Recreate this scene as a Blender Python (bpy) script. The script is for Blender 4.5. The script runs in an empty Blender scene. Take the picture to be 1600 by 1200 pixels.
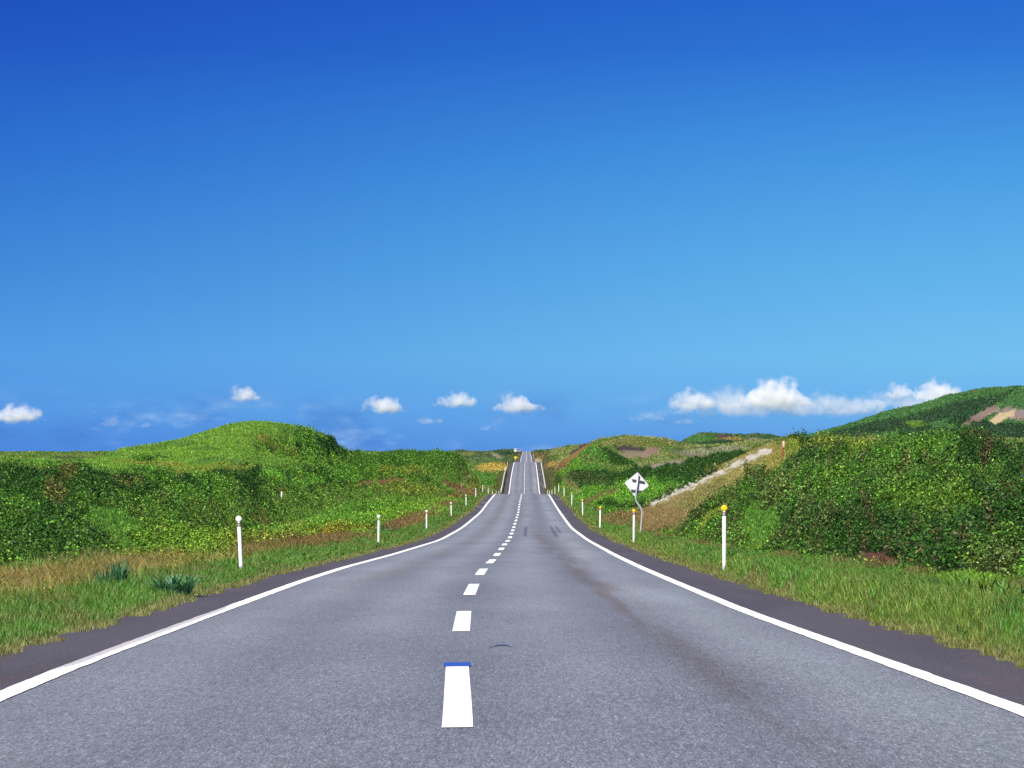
import bpy, bmesh, math
import numpy as np
from mathutils import Vector, Matrix

R = math.radians
scene = bpy.context.scene
COL = scene.collection
F = 4460.0          # focal length in pixels of the 1600 px wide photograph
HZ = 735.0          # image row of the eye level
CX = 800.0
CAM_Z = 1.2

# ------------------------------------------------------------------ camera
cam_d = bpy.data.cameras.new("camera")
cam = bpy.data.objects.new("camera", cam_d)
COL.objects.link(cam)
cam.location = (0, 0, CAM_Z)
cam.rotation_euler = (R(90), 0, 0)
cam_d.sensor_width = 36.0
cam_d.lens = 36.0 * F / 1600.0
cam_d.shift_y = (HZ - 600.0) / 1600.0
cam_d.clip_start = 0.1
cam_d.clip_end = 60000
scene.camera = cam

# ------------------------------------------------------------------ exposure
scene.view_settings.view_transform = 'Standard'
scene.view_settings.look = 'None'
scene.view_settings.exposure = 0.7
scene.view_settings.gamma = 1.0
scene.view_settings.use_curve_mapping = False
scene.cycles.use_denoising = True
scene.cycles.denoising_prefilter = 'ACCURATE'
scene.cycles.volume_bounces = 6
scene.cycles.max_bounces = 10
scene.cycles.transparent_max_bounces = 8

# ------------------------------------------------------------------ sun
SUN_EL, SUN_AZ = R(45), R(203)      # azimuth of the sun measured clockwise from +Y
SKY_K = 0.8
s_d = bpy.data.lights.new("sun", 'SUN')
s_d.energy = 5.0
s_d.angle = R(0.5)
s_d.color = (1.0, 0.95, 0.86)
sun = bpy.data.objects.new("sun", s_d)
COL.objects.link(sun)
sdir = Vector((math.sin(SUN_AZ) * math.cos(SUN_EL), math.cos(SUN_AZ) * math.cos(SUN_EL), math.sin(SUN_EL)))
sun.rotation_euler = sdir.to_track_quat('Z', 'Y').to_euler()
sun.location = sdir * 60

# ------------------------------------------------------------------ world
def lin(c):
    return tuple(((v / 255) / 12.92 if v / 255 <= 0.04045 else ((v / 255 + 0.055) / 1.055) ** 2.4) for v in c)

world = bpy.data.worlds.new("World")
scene.world = world
world.use_nodes = True
nt = world.node_tree
for n in list(nt.nodes):
    nt.nodes.remove(n)
def wn(t, **k):
    n = nt.nodes.new(t)
    for a, b in k.items():
        setattr(n, a, b)
    return n
out = wn('ShaderNodeOutputWorld')
bg = wn('ShaderNodeBackground')
nt.links.new(bg.outputs[0], out.inputs[0])
tc = wn('ShaderNodeTexCoord')
sep = wn('ShaderNodeSeparateXYZ')
nt.links.new(tc.outputs['Generated'], sep.inputs[0])
sky = wn('ShaderNodeTexSky', sky_type='NISHITA')
sky.sun_disc = False
sky.sun_elevation = SUN_EL
sky.sun_rotation = SUN_AZ
sky.air_density = 1.0
sky.dust_density = 0.3
sky.ozone_density = 3.0
def ramp(stops):
    r = wn('ShaderNodeValToRGB')
    e = r.color_ramp.elements
    while len(e) > 1:
        e.remove(e[-1])
    e[0].position = stops[0][0]
    e[0].color = (*lin(stops[0][1]), 1)
    for p, c in stops[1:]:
        q = e.new(p)
        q.color = (*lin(c), 1)
    return r
zr = wn('ShaderNodeMapRange')
zr.inputs[1].default_value = 0.0
zr.inputs[2].default_value = 0.40
nt.links.new(sep.outputs['Z'], zr.inputs[0])
def el(py):
    t = (HZ - py) / F
    return t / math.sqrt(1 + t * t) / 0.40
# polarised sky: deep blue to the left and overhead, pale cyan low on the right
rl = ramp([(el(735), (64, 126, 220)), (el(690), (66, 132, 222)), (el(640), (76, 148, 228)), (el(560), (72, 150, 228)), (el(420), (52, 130, 216)),
           (el(250), (30, 104, 206)), (el(80), (16, 80, 192)), (el(0), (12, 72, 186)), (1.0, (8, 54, 150))])
rr = ramp([(el(735), (86, 152, 230)), (el(690), (92, 162, 232)), (el(640), (104, 178, 238)), (el(560), (112, 191, 241)), (el(420), (92, 178, 236)),
           (el(250), (66, 154, 228)), (el(80), (38, 116, 214)), (el(0), (30, 104, 208)), (1.0, (14, 64, 168))])
for q in (rl, rr):
    nt.links.new(zr.outputs[0], q.inputs[0])
xr_ = wn('ShaderNodeMapRange', interpolation_type='SMOOTHSTEP')
xr_.inputs[1].default_value = -0.27
xr_.inputs[2].default_value = 0.23
nt.links.new(sep.outputs['X'], xr_.inputs[0])
mx = wn('ShaderNodeMix', data_type='RGBA')
nt.links.new(xr_.outputs[0], mx.inputs['Factor'])
nt.links.new(rl.outputs[0], mx.inputs['A'])
nt.links.new(rr.outputs[0], mx.inputs['B'])
# thin distant haze banks low over the horizon
mp = wn('ShaderNodeMapping')
mp.inputs['Scale'].default_value = (26, 26, 60)
nt.links.new(tc.outputs['Generated'], mp.inputs[0])
nz = wn('ShaderNodeTexNoise')
nz.inputs['Scale'].default_value = 1.0
nz.inputs['Detail'].default_value = 6
nz.inputs['Roughness'].default_value = 0.62
nt.links.new(mp.outputs[0], nz.inputs[0])
nr = wn('ShaderNodeMapRange', interpolation_type='SMOOTHSTEP')
nr.inputs[1].default_value = 0.46
nr.inputs[2].default_value = 0.74
nt.links.new(nz.outputs[0], nr.inputs[0])
band = wn('ShaderNodeMapRange', interpolation_type='SMOOTHSTEP')
band.inputs[1].default_value = 0.032
band.inputs[2].default_value = 0.016
band.inputs[3].default_value = 0.0
band.inputs[4].default_value = 1.0
nt.links.new(sep.outputs['Z'], band.inputs[0])
mul = wn('ShaderNodeMath', operation='MULTIPLY')
nt.links.new(nr.outputs[0], mul.inputs[0])
nt.links.new(band.outputs[0], mul.inputs[1])
mul2 = wn('ShaderNodeMath', operation='MULTIPLY')
mul2.inputs[1].default_value = 0.45
nt.links.new(mul.outputs[0], mul2.inputs[0])
mh = wn('ShaderNodeMix', data_type='RGBA')
mh.inputs['B'].default_value = (*lin((52, 104, 196)), 1)
nt.links.new(mul2.outputs[0], mh.inputs['Factor'])
nt.links.new(mx.outputs['Result'], mh.inputs['A'])
mp2 = wn('ShaderNodeMapping')
mp2.inputs['Scale'].default_value = (34, 34, 90)
mp2.inputs['Location'].default_value = (4.3, 1.7, 2.2)
nt.links.new(tc.outputs['Generated'], mp2.inputs[0])
nz2 = wn('ShaderNodeTexNoise')
nz2.inputs['Scale'].default_value = 1.0
nz2.inputs['Detail'].default_value = 7
nz2.inputs['Roughness'].default_value = 0.6
nt.links.new(mp2.outputs[0], nz2.inputs[0])
nr2 = wn('ShaderNodeMapRange', interpolation_type='SMOOTHSTEP')
nr2.inputs[1].default_value = 0.52
nr2.inputs[2].default_value = 0.78
nr2.inputs[4].default_value = 0.62
nt.links.new(nz2.outputs[0], nr2.inputs[0])
mu3 = wn('ShaderNodeMath', operation='MULTIPLY')
nt.links.new(nr2.outputs[0], mu3.inputs[0])
nt.links.new(band.outputs[0], mu3.inputs[1])
mw = wn('ShaderNodeMix', data_type='RGBA')
mw.inputs['B'].default_value = (*lin((168, 205, 244)), 1)
nt.links.new(mu3.outputs[0], mw.inputs['Factor'])
nt.links.new(mh.outputs['Result'], mw.inputs['A'])
# the physical sky adds its own part
sk = wn('ShaderNodeMix', data_type='RGBA', blend_type='MULTIPLY')
sk.inputs['Factor'].default_value = 1.0
sk.inputs['B'].default_value = (0.10, 0.10, 0.10, 1)
nt.links.new(sky.outputs[0], sk.inputs['A'])
fin = wn('ShaderNodeMix', data_type='RGBA')
fin.inputs['Factor'].default_value = 0.97
nt.links.new(sk.outputs['Result'], fin.inputs['A'])
nt.links.new(mw.outputs['Result'], fin.inputs['B'])
nt.links.new(fin.outputs['Result'], bg.inputs[0])
bg.inputs[1].default_value = 0.615

# ------------------------------------------------------------------ helpers
rng = np.random.default_rng(7)

def hash2(ix, iy, seed):
    h = (ix.astype(np.int64) * 374761393 + iy.astype(np.int64) * 668265263 + seed * 974711) & 0x7FFFFFFF
    h = ((h ^ (h >> 13)) * 1274126177) & 0x7FFFFFFF
    h = (h ^ (h >> 16)) & 0xFFFF
    return h / 65535.0

def vnoise(x, y, seed=0):
    ix = np.floor(x); iy = np.floor(y)
    fx = x - ix; fy = y - iy
    fx = fx * fx * (3 - 2 * fx); fy = fy * fy * (3 - 2 * fy)
    ix = ix.astype(np.int64); iy = iy.astype(np.int64)
    a = hash2(ix, iy, seed); b = hash2(ix + 1, iy, seed)
    c = hash2(ix, iy + 1, seed); d = hash2(ix + 1, iy + 1, seed)
    return (a + (b - a) * fx) * (1 - fy) + (c + (d - c) * fx) * fy

def fbm(x, y, seed=0, oct=3):
    s = 0; a = 0.5; t = 0
    for o in range(oct):
        s = s + a * vnoise(x * 2 ** o + 17.3 * o, y * 2 ** o - 9.1 * o, seed + o)
        t += a
        a *= 0.55
    return s / t            # 0..1, mean .5

def sstep(a, b, x):
    t = np.clip((x - a) / (b - a), 0, 1)
    return t * t * (3 - 2 * t)

def tag(o, label=None, cat=None, group=None, kind=None):
    if label: o['label'] = label
    if cat: o['category'] = cat
    if group: o['group'] = group
    if kind: o['kind'] = kind
    return o

def mesh_np(name, verts, faces, nper, mat, parent=None, col=None, smooth=False, attrs=None):
    """verts (N,3); faces flat int array, nper = corners per face"""
    me = bpy.data.meshes.new(name)
    nv = len(verts); nf = len(faces) // nper
    me.vertices.add(nv)
    me.vertices.foreach_set("co", np.ascontiguousarray(verts, dtype=np.float32).ravel())
    me.loops.add(nf * nper)
    me.loops.foreach_set("vertex_index", np.ascontiguousarray(faces, dtype=np.int32))
    me.polygons.add(nf)
    me.polygons.foreach_set("loop_start", np.arange(nf, dtype=np.int32) * nper)
    me.polygons.foreach_set("loop_total", np.full(nf, nper, dtype=np.int32))
    if smooth:
        me.polygons.foreach_set("use_smooth", np.ones(nf, dtype=bool))
    me.update(calc_edges=True)
    if col is not None:
        ca = me.color_attributes.new("tint", 'FLOAT_COLOR', 'POINT')
        c4 = np.ones((nv, 4), dtype=np.float32)
        c4[:, :3] = col
        ca.data.foreach_set("color", c4.ravel())
    for k, v in (attrs or {}).items():
        at = me.attributes.new(k, 'FLOAT', 'POINT')
        at.data.foreach_set("value", np.ascontiguousarray(v, dtype=np.float32))
    me.materials.append(mat)
    o = bpy.data.objects.new(name, me)
    COL.objects.link(o)
    if parent: o.parent = parent
    return o

def obj(name, bm, mat, parent=None, smooth=False):
    me = bpy.data.meshes.new(name)
    bmesh.ops.recalc_face_normals(bm, faces=bm.faces)
    bm.to_mesh(me)
    bm.free()
    if smooth:
        for p in me.polygons: p.use_smooth = True
    me.materials.append(mat)
    o = bpy.data.objects.new(name, me)
    COL.objects.link(o)
    if parent: o.parent = parent
    return o

def empty(name, loc=(0, 0, 0), rot=(0, 0, 0)):
    o = bpy.data.objects.new(name, None)
    o.empty_display_size = 0.3
    COL.objects.link(o)
    o.location = loc
    o.rotation_euler = rot
    return o

def tube(bm, pts, rad, seg=12, caps=True):
    rings = []
    n = len(pts)
    for i, p in enumerate(pts):
        p = Vector(p)
        d = (Vector(pts[min(i + 1, n - 1)]) - Vector(pts[max(i - 1, 0)])).normalized()
        up = Vector((0, 1, 0)) if abs(d.y) < 0.9 else Vector((1, 0, 0))
        a = d.cross(up).normalized(); b = d.cross(a)
        r = rad[i] if isinstance(rad, (list, tuple)) else rad
        rings.append([bm.verts.new(p + (a * math.cos(t) + b * math.sin(t)) * r) for t in [2 * math.pi * k / seg for k in range(seg)]])
    for i in range(n - 1):
        for k in range(seg):
            bm.faces.new((rings[i][k], rings[i][(k + 1) % seg], rings[i + 1][(k + 1) % seg], rings[i + 1][k]))
    if caps:
        bm.faces.new(rings[0]); bm.faces.new(rings[-1])

def box(bm, lo, hi, bev=0.0):
    x0, y0, z0 = lo; x1, y1, z1 = hi
    v = [bm.verts.new(p) for p in ((x0, y0, z0), (x1, y0, z0), (x1, y1, z0), (x0, y1, z0), (x0, y0, z1), (x1, y0, z1), (x1, y1, z1), (x0, y1, z1))]
    fs = [bm.faces.new([v[i] for i in q]) for q in ((0, 3, 2, 1), (4, 5, 6, 7), (0, 1, 5, 4), (1, 2, 6, 5), (2, 3, 7, 6), (3, 0, 4, 7))]
    if bev:
        es = list({e for f in fs for e in f.edges})
        bmesh.ops.bevel(bm, geom=es, offset=bev, segments=2, affect='EDGES')

# ------------------------------------------------------------------ materials
def mat(name):
    m = bpy.data.materials.new(name)
    m.use_nodes = True
    n = m.node_tree.nodes
    return m, n, m.node_tree.links, n['Principled BSDF']

def plain(name, c, rough=0.5, metal=0.0, noise=0.0, nscale=30.0, dirt=None, spec=0.5):
    m, n, l, b = mat(name)
    b.inputs['Roughness'].default_value = rough
    b.inputs['Metallic'].default_value = metal
    b.inputs['Specular IOR Level'].default_value = spec
    if noise:
        t = n.new('ShaderNodeTexCoord')
        z = n.new('ShaderNodeTexNoise')
        z.inputs['Scale'].default_value = nscale
        z.inputs['Detail'].default_value = 5
        l.new(t.outputs['Object'], z.inputs[0])
        r = n.new('ShaderNodeMapRange')
        r.inputs[1].default_value = 0.45
        r.inputs[2].default_value = 0.75
        r.inputs[4].default_value = noise
        l.new(z.outputs[0], r.inputs[0])
        mx = n.new('ShaderNodeMix'); mx.data_type = 'RGBA'
        mx.inputs['A'].default_value = (*c, 1)
        mx.inputs['B'].default_value = (*(dirt or [v * 0.4 for v in c]), 1)
        l.new(r.outputs[0], mx.inputs['Factor'])
        l.new(mx.outputs['Result'], b.inputs['Base Color'])
    else:
        b.inputs['Base Color'].default_value = (*c, 1)
    return m

def leaf_mat(name, transl=0.35, rough=0.45, spec=0.35):
    m, n, l, b = mat(name)
    a = n.new('ShaderNodeAttribute'); a.attribute_name = 'tint'
    l.new(a.outputs['Color'], b.inputs['Base Color'])
    b.inputs['Roughness'].default_value = rough
    b.inputs['Specular IOR Level'].default_value = spec
    t = n.new('ShaderNodeBsdfTranslucent')
    hs = n.new('ShaderNodeMix'); hs.data_type = 'RGBA'; hs.blend_type = 'MULTIPLY'
    hs.inputs['Factor'].default_value = 1
    hs.inputs['B'].default_value = (1.0, 1.28, 0.42, 1)
    l.new(a.outputs['Color'], hs.inputs['A'])
    l.new(hs.outputs['Result'], t.inputs['Color'])
    ms = n.new('ShaderNodeMixShader')
    ms.inputs[0].default_value = transl
    l.new(b.outputs[0], ms.inputs[1]); l.new(t.outputs[0], ms.inputs[2])
    l.new(ms.outputs[0], n['Material Output'].inputs[0])
    return m

M_LEAF = leaf_mat('leaf', 0.30, 0.5, 0.22)
M_GRASS = leaf_mat('grass_blade', 0.3, 0.5, 0.3)

def terrain_mat():
    m, n, l, b = mat('soil_and_turf')
    a = n.new('ShaderNodeAttribute'); a.attribute_name = 'tint'
    t = n.new('ShaderNodeTexCoord')
    z = n.new('ShaderNodeTexNoise'); z.inputs['Scale'].default_value = 2.2; z.inputs['Detail'].default_value = 8; z.inputs['Roughness'].default_value = 0.7
    l.new(t.outputs['Object'], z.inputs[0])
    r = n.new('ShaderNodeMapRange'); r.inputs[1].default_value = 0.3; r.inputs[2].default_value = 0.7; r.inputs[3].default_value = 0.6; r.inputs[4].default_value = 1.4
    l.new(z.outputs[0], r.inputs[0])
    mx = n.new('ShaderNodeMix'); mx.data_type = 'RGBA'; mx.blend_type = 'MULTIPLY'; mx.inputs['Factor'].default_value = 1
    l.new(a.outputs['Color'], mx.inputs['A']); l.new(r.outputs[0], mx.inputs['B'])
    l.new(mx.outputs['Result'], b.inputs['Base Color'])
    b.inputs['Roughness'].default_value = 0.95
    b.inputs['Specular IOR Level'].default_value = 0.1
    bp = n.new('ShaderNodeBump'); bp.inputs['Strength'].default_value = 0.5; bp.inputs['Distance'].default_value = 0.3
    l.new(z.outputs[0], bp.inputs['Height']); l.new(bp.outputs[0], b.inputs['Normal'])
    return m
M_TERRAIN = terrain_mat()

# ------------------------------------------------------------------ road geometry
WID = 5.6
LANE = 0.473                     # where the centre line lies between the edge lines
near = [  # image row, x of the left and right edge line
    (1135, -135, 1692), (1102, -55, 1598), (1071, 21, 1510), (1032, 117, 1397), (991, 231, 1280), (951, 342, 1165),
    (904, 474, 1049), (884, 538, 1001), (865, 612, 960), (842.5, 688, 918), (823.8, 722, 892.5), (800, 751, 875),
    (785, 762, 865.5), (775, 770.5, 859.5), (771.5, 773.5, 857)]
st = []
for y, a, b in near:
    Y = WID * F / (b - a)
    st.append((Y, CAM_Z - (y - HZ) * Y / F, ((a + b) / 2 - CX) * Y / F))
def far(Y, y, xc):
    st.append((Y, CAM_Z - (y - HZ) * Y / F, (xc - CX) * Y / F))
far(345, 773.5, 816.5); far(400, 778, 817.5); far(470, 776.5, 818.6); far(526, 770, 819.2); far(595, 746.5, 819.4); far(670, 731.5, 819.8)
far(741, 721.5, 820.2); far(800, 722.5, 820.8); far(1000, 727, 821.5); far(1200, 725.5, 822); far(1403, 720.5, 822.3); far(1632, 711, 822.3)
far(1800, 712, 822.3); far(2050, 709.5, 822.4); far(2190, 704.5, 822.5); far(2400, 708, 822.6); far(3000, 715, 823)
st = [(-60, st[0][1] + (st[0][1] - st[2][1]) / (st[2][0] - st[0][0]) * (st[0][0] + 60) * 0.4, st[0][2] + (st[0][2] - st[3][2]) / (st[3][0] - st[0][0]) * (st[0][0] + 60) * 0.6)] + st
st = np.array(st)
_yt = np.concatenate([np.arange(-60, 20, 1.0), np.exp(np.arange(math.log(20), math.log(3000), 0.004))])
def smooth_tab(v):
    # gaussian smoothing whose width grows with distance
    o = np.empty_like(v)
    for i, y in enumerate(_yt):
        s = max(1.5, 0.045 * abs(y)) if y < 260 else 0.018 * y
        m = np.abs(_yt - y) < 3 * s
        d = np.gradient(_yt)[m] if False else 1
        w = np.exp(-0.5 * ((_yt[m] - y) / s) ** 2) * _dy[m]
        o[i] = (v[m] * w).sum() / w.sum()
    return o
_dy = np.gradient(_yt)
_zt = smooth_tab(np.interp(_yt, st[:, 0], st[:, 1]))
_xt = smooth_tab(np.interp(_yt, st[:, 0], st[:, 2]))
def road_z(Y): return np.interp(Y, _yt, _zt)
def road_x(Y): return np.interp(Y, _yt, _xt)
SH_L, SH_R = 0.87, 1.05          # paved shoulders outside the edge lines
def edge_l(Y): return road_x(Y) - WID / 2 - SH_L
def edge_r(Y): return road_x(Y) + WID / 2 + SH_R

# ------------------------------------------------------------------ hills: feature lines in order of distance, (image column, distance, image row or None = foot on the ground)
def line_tab(pts):
    pts = sorted(pts, key=lambda p: p[0])
    px = np.array([p[0] for p in pts], float)
    Y = np.array([p[1] for p in pts], float)
    Z = np.array([(road_z(p[1]) + 0.05) if p[2] is None else CAM_Z - (p[2] - HZ) * p[1] / F for p in pts])
    g = np.arange(-4000, 5600, 4.0)
    yi = np.exp(np.interp(g, px, np.log(Y))); zi = np.interp(g, px, Z)
    k = np.exp(-0.5 * (np.arange(-8, 9) / 2.2) ** 2); k /= k.sum()
    pad = lambda a: np.concatenate([np.full(8, a[0]), a, np.full(8, a[-1])])
    return g, np.convolve(pad(yi), k, 'valid'), np.convolve(pad(zi), k, 'valid')

def layer(*lines):
    return [line_tab(l) for l in lines]

def layer_eval(L, px, Y):
    K = len(L)
    ys = np.stack([np.interp(px, l[0], l[1]) for l in L])     # K,N
    zs = np.stack([np.interp(px, l[0], l[2]) for l in L])
    for k in range(1, K):
        ys[k] = np.maximum(ys[k], ys[k - 1] * 1.01)
    d = np.diff(zs, axis=0) / np.diff(np.log(ys), axis=0)
    m = np.zeros_like(zs)
    same = (d[1:] * d[:-1]) > 0
    m[1:-1] = np.where(same, 2 * d[1:] * d[:-1] / np.where(same, d[1:] + d[:-1], 1), 0)
    m[0] = d[0] * 0.6
    m[-1] = d[-1]
    ly = np.log(np.maximum(Y, 1e-3))
    lys = np.log(ys)
    res = np.full(Y.shape, -1e3)
    # before the foot: sinks under the ground
    res = np.where(ly < lys[0], zs[0] - 0.6 * (ys[0] - Y) * 0.2 - 0.02, res)
    for k in range(K - 1):
        h = lys[k + 1] - lys[k]
        t = np.clip((ly - lys[k]) / h, 0, 1)
        v = (2 * t ** 3 - 3 * t ** 2 + 1) * zs[k] + (t ** 3 - 2 * t ** 2 + t) * h * m[k] + (-2 * t ** 3 + 3 * t ** 2) * zs[k + 1] + (t ** 3 - t ** 2) * h * m[k + 1]
        res = np.where((ly >= lys[k]) & (ly < lys[k + 1]), v, res)
    res = np.where(ly >= lys[-1], zs[-1] - (Y - ys[-1]) * 0.25, res)
    return res

LA = layer(  # left bank and the round hill behind it
    [(-1500, 20, None), (-400, 31, None), (0, 38.5, None), (105, 43, None), (157, 48, None), (250, 70, None), (350, 112, None), (450, 150, None), (560, 190, None), (650, 235, None), (700, 268, None), (740, 305, None), (765, 345, None), (790, 420, None)],
    [(-1500, 30, 800), (-400, 50, 795), (0, 66, 790), (150, 82, 793), (300, 108, 783), (380, 136, 778), (450, 166, 774), (560, 215, 765), (650, 255, 756), (700, 285, 750), (740, 318, 753), (765, 353, 762), (790, 440, 790)],
    [(-1500, 45, 735), (-400, 80, 736), (0, 96, 738), (130, 102, 741), (280, 128, 735), (370, 156, 729), (440, 182, 733), (500, 203, 732), (545, 226, 730), (600, 258, 727), (650, 282, 724), (700, 306, 724), (740, 330, 732), (765, 362, 753), (790, 460, 790)],
    [(-1500, 60, 726), (-400, 105, 726), (0, 125, 728), (130, 132, 733), (280, 150, 733), (370, 165, 722), (440, 200, 717), (500, 215, 719), (545, 240, 717), (600, 280, 714), (650, 301, 713), (700, 322, 713), (740, 340, 722), (765, 368, 744), (790, 480, 790)],
    [(-1500, 80, 712), (-400, 150, 712), (0, 160, 716), (110, 162, 719.5), (148, 176, 718.5), (190, 190, 704), (225, 198, 698), (260, 206, 690), (300, 210, 681), (340, 215, 668), (370, 218, 662), (400, 220, 659), (440, 222, 661), (470, 225, 667), (490, 228, 673), (510, 231, 681), (522, 240, 688), (545, 258, 706), (580, 292, 712), (620, 314, 709), (660, 328, 707), (700, 342, 707), (722, 346, 709), (740, 352, 718), (755, 362, 731), (768, 378, 746), (777, 396, 758), (790, 500, 790)],
    [(-1500, 120, 760), (-400, 210, 760), (0, 220, 765), (150, 240, 765), (400, 300, 760), (545, 350, 760), (700, 430, 765), (768, 470, 775), (790, 560, 790)])
RA = layer(  # right bank with the rocky track on its left shoulder
    [(860, 300, 800), (930, 150, 826), (960, 128, None), (1000, 108, None), (1020, 93, None), (1146, 54, None), (1222, 45, None), (1400, 34.2, None), (1600, 27.8, None), (1800, 24, None), (2400, 18, None), (4000, 10, None)],
    [(860, 310, 800), (930, 155, 824), (960, 133, 812), (1000, 114, 806), (1060, 100, 800), (1146, 76, 793), (1222, 66, 785), (1400, 53, 785), (1600, 45, 790), (1800, 39, 800), (2400, 27, 800), (4000, 15, 800)],
    [(860, 315, 805), (930, 160, 822), (960, 137, 806), (1000, 119, 793), (1060, 113, 770), (1146, 103, 745), (1222, 92, 735), (1400, 72, 725), (1600, 61, 740), (1800, 52, 750), (2400, 36, 750), (4000, 20, 750)],
    [(860, 320, 810), (930, 165, 820), (960, 141, 805), (985, 126, 795), (1010, 123, 784), (1040, 122, 771), (1085, 123, 747), (1130, 125, 725), (1180, 127, 701), (1215, 127, 688), (1240, 124, 683), (1262, 118, 680.5), (1300, 106, 688), (1360, 92, 689), (1400, 86, 689), (1440, 83, 688), (1480, 80, 689), (1520, 78, 697), (1560, 76, 707), (1600, 74, 718), (1700, 70, 724), (1900, 58, 720), (2400, 45, 710), (4000, 27, 710)],
    [(860, 330, 820), (930, 180, 825), (1000, 150, 815), (1085, 160, 790), (1180, 165, 780), (1300, 150, 780), (1480, 125, 780), (1600, 115, 790), (2400, 80, 800), (4000, 50, 800)])
RB = layer(  # dark thicket across the little valley
    [(840, 420, 790), (862, 335, None), (880, 252, None), (900, 212, None), (950, 188, None), (1000, 175, None), (1060, 166, None), (1200, 160, None), (1400, 160, None)],
    [(840, 430, 790), (862, 345, 760), (880, 285, 762), (900, 262, 765), (950, 236, 764), (1000, 222, 760), (1060, 212, 755), (1200, 206, 750), (1400, 206, 750)],
    [(840, 440, 790), (862, 370, 744), (890, 332, 738), (930, 330, 738), (970, 320, 741), (1005, 302, 738), (1060, 290, 727), (1110, 281, 715), (1172, 271, 705), (1230, 262, 696), (1400, 250, 692)],
    [(840, 450, 790), (862, 420, 760), (930, 400, 752), (1005, 380, 756), (1110, 350, 750), (1400, 330, 730)])
RC = layer(  # green cone with a brown spur
    [(845, 430, 790), (858, 345, 757), (880, 340, 752), (930, 338, 748), (980, 336, 748), (1020, 336, 752), (1060, 336, 790)],
    [(845, 440, 790), (855, 385, 744), (866, 388, 731), (882, 392, 717), (900, 396, 705), (915, 399, 695), (924, 400, 691.5), (940, 404, 695), (960, 406, 706), (985, 402, 721), (1005, 396, 736), (1025, 390, 750), (1060, 390, 800)],
    [(845, 470, 790), (866, 470, 750), (924, 480, 740), (985, 470, 745), (1060, 450, 800)])
RD = layer(  # olive dune behind, with eroded faces
    [(820, 560, 790), (846, 520, 745), (900, 450, 738), (960, 420, 738), (1060, 410, 735), (1180, 400, 735), (1400, 400, 735)],
    [(820, 600, 780), (846, 600, 728), (900, 540, 718), (960, 500, 716), (1060, 500, 714), (1180, 490, 704), (1400, 480, 705)],
    [(820, 720, 760), (838, 715, 715), (860, 690, 707), (880, 676, 702), (900, 660, 697), (922, 640, 691), (942, 606, 685.5), (972, 584, 682), (1000, 582, 684), (1035, 592, 685), (1055, 602, 690), (1080, 612, 697), (1110, 612, 697), (1172, 602, 692), (1260, 600, 688), (1400, 600, 688)],
    [(820, 800, 760), (900, 780, 725), (1000, 760, 725), (1180, 760, 722), (1400, 760, 720)])
RE = layer(  # far hills
    [(900, 800, 735), (1050, 790, 712), (1200, 790, 706), (1500, 790, 706)],
    [(900, 1000, 760), (1030, 1000, 700), (1055, 1000, 694), (1066, 1000, 689.5), (1085, 1000, 679.5), (1097, 1000, 677), (1115, 1000, 679), (1125, 1010, 679.5), (1137, 1030, 678), (1150, 1040, 681), (1172, 1040, 680.5), (1190, 1040, 678.5), (1210, 1040, 678), (1222, 1040, 681), (1300, 1040, 683), (1500, 1040, 690)],
    [(900, 1300, 760), (1050, 1300, 725), (1200, 1300, 720), (1500, 1300, 720)])
RF = layer(  # mountain on the right
    [(1150, 1900, 735), (1240, 1900, 705), (1300, 1800, 695), (1400, 1700, 690), (1600, 1600, 690), (1900, 1500, 690), (2600, 1300, 690)],
    [(1150, 2100, 740), (1240, 2000, 695), (1300, 1900, 684), (1400, 1820, 668), (1440, 1800, 668), (1500, 1760, 672), (1600, 1700, 665), (1900, 1600, 665), (2600, 1400, 665)],
    [(1150, 2600, 745), (1200, 2600, 700), (1240, 2600, 687), (1284, 2600, 675.5), (1303, 2600, 671), (1350, 2600, 658), (1381, 2600, 647), (1422, 2600, 638.5), (1445, 2600, 632), (1459, 2600, 630), (1475, 2600, 621.5), (1506, 2600, 616.5), (1522, 2600, 612), (1550, 2600, 609), (1600, 2600, 609), (1700, 2600, 606), (2000, 2500, 610), (2600, 2300, 620)],
    [(1150, 3300, 745), (1600, 3300, 720), (2600, 3000, 720)])
RG = layer(  # wooded foothill in front of the quarry
    [(1380, 1300, 720), (1480, 1300, 700), (1600, 1300, 695), (1900, 1300, 695), (2600, 1200, 695)],
    [(1380, 1500, 720), (1400, 1500, 664), (1412, 1500, 656), (1430, 1500, 653.5), (1448, 1500, 658), (1458, 1500, 668), (1490, 1500, 668), (1505, 1500, 663), (1540, 1500, 659), (1565, 1500, 657.5), (1600, 1500, 659), (1900, 1500, 655), (2600, 1400, 650)],
    [(1380, 1650, 740), (1600, 1650, 690), (2600, 1550, 690)])
LB = layer(  # low far hills beside the end of the road
    [(200, 900, 745), (560, 950, 740), (700, 1000, 735), (760, 1050, 733), (800, 1200, 733), (840, 1200, 733), (900, 1150, 733), (1000, 1100, 735)],
    [(200, 1250, 722), (560, 1250, 722), (690, 1300, 718), (740, 1300, 716), (775, 1350, 714), (800, 1450, 717), (840, 1500, 716), (880, 1400, 716), (1000, 1350, 716)],
    [(200, 1700, 715), (560, 1700, 715), (690, 1700, 710), (712, 1700, 707), (728, 1700, 704), (742, 1700, 704.5), (752, 1700, 707.5), (760, 1700, 706.5), (774, 1800, 703.5), (788, 1900, 702), (800, 2000, 704), (812, 2100, 705.5), (824, 2200, 706), (836, 2150, 706), (850, 2000, 703.5), (870, 1900, 702), (890, 1850, 700), (910, 1800, 698.5), (960, 1700, 700), (1050, 1700, 705)],
    [(200, 2600, 725), (740, 2600, 722), (900, 2600, 722), (1050, 2600, 725)])
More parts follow.
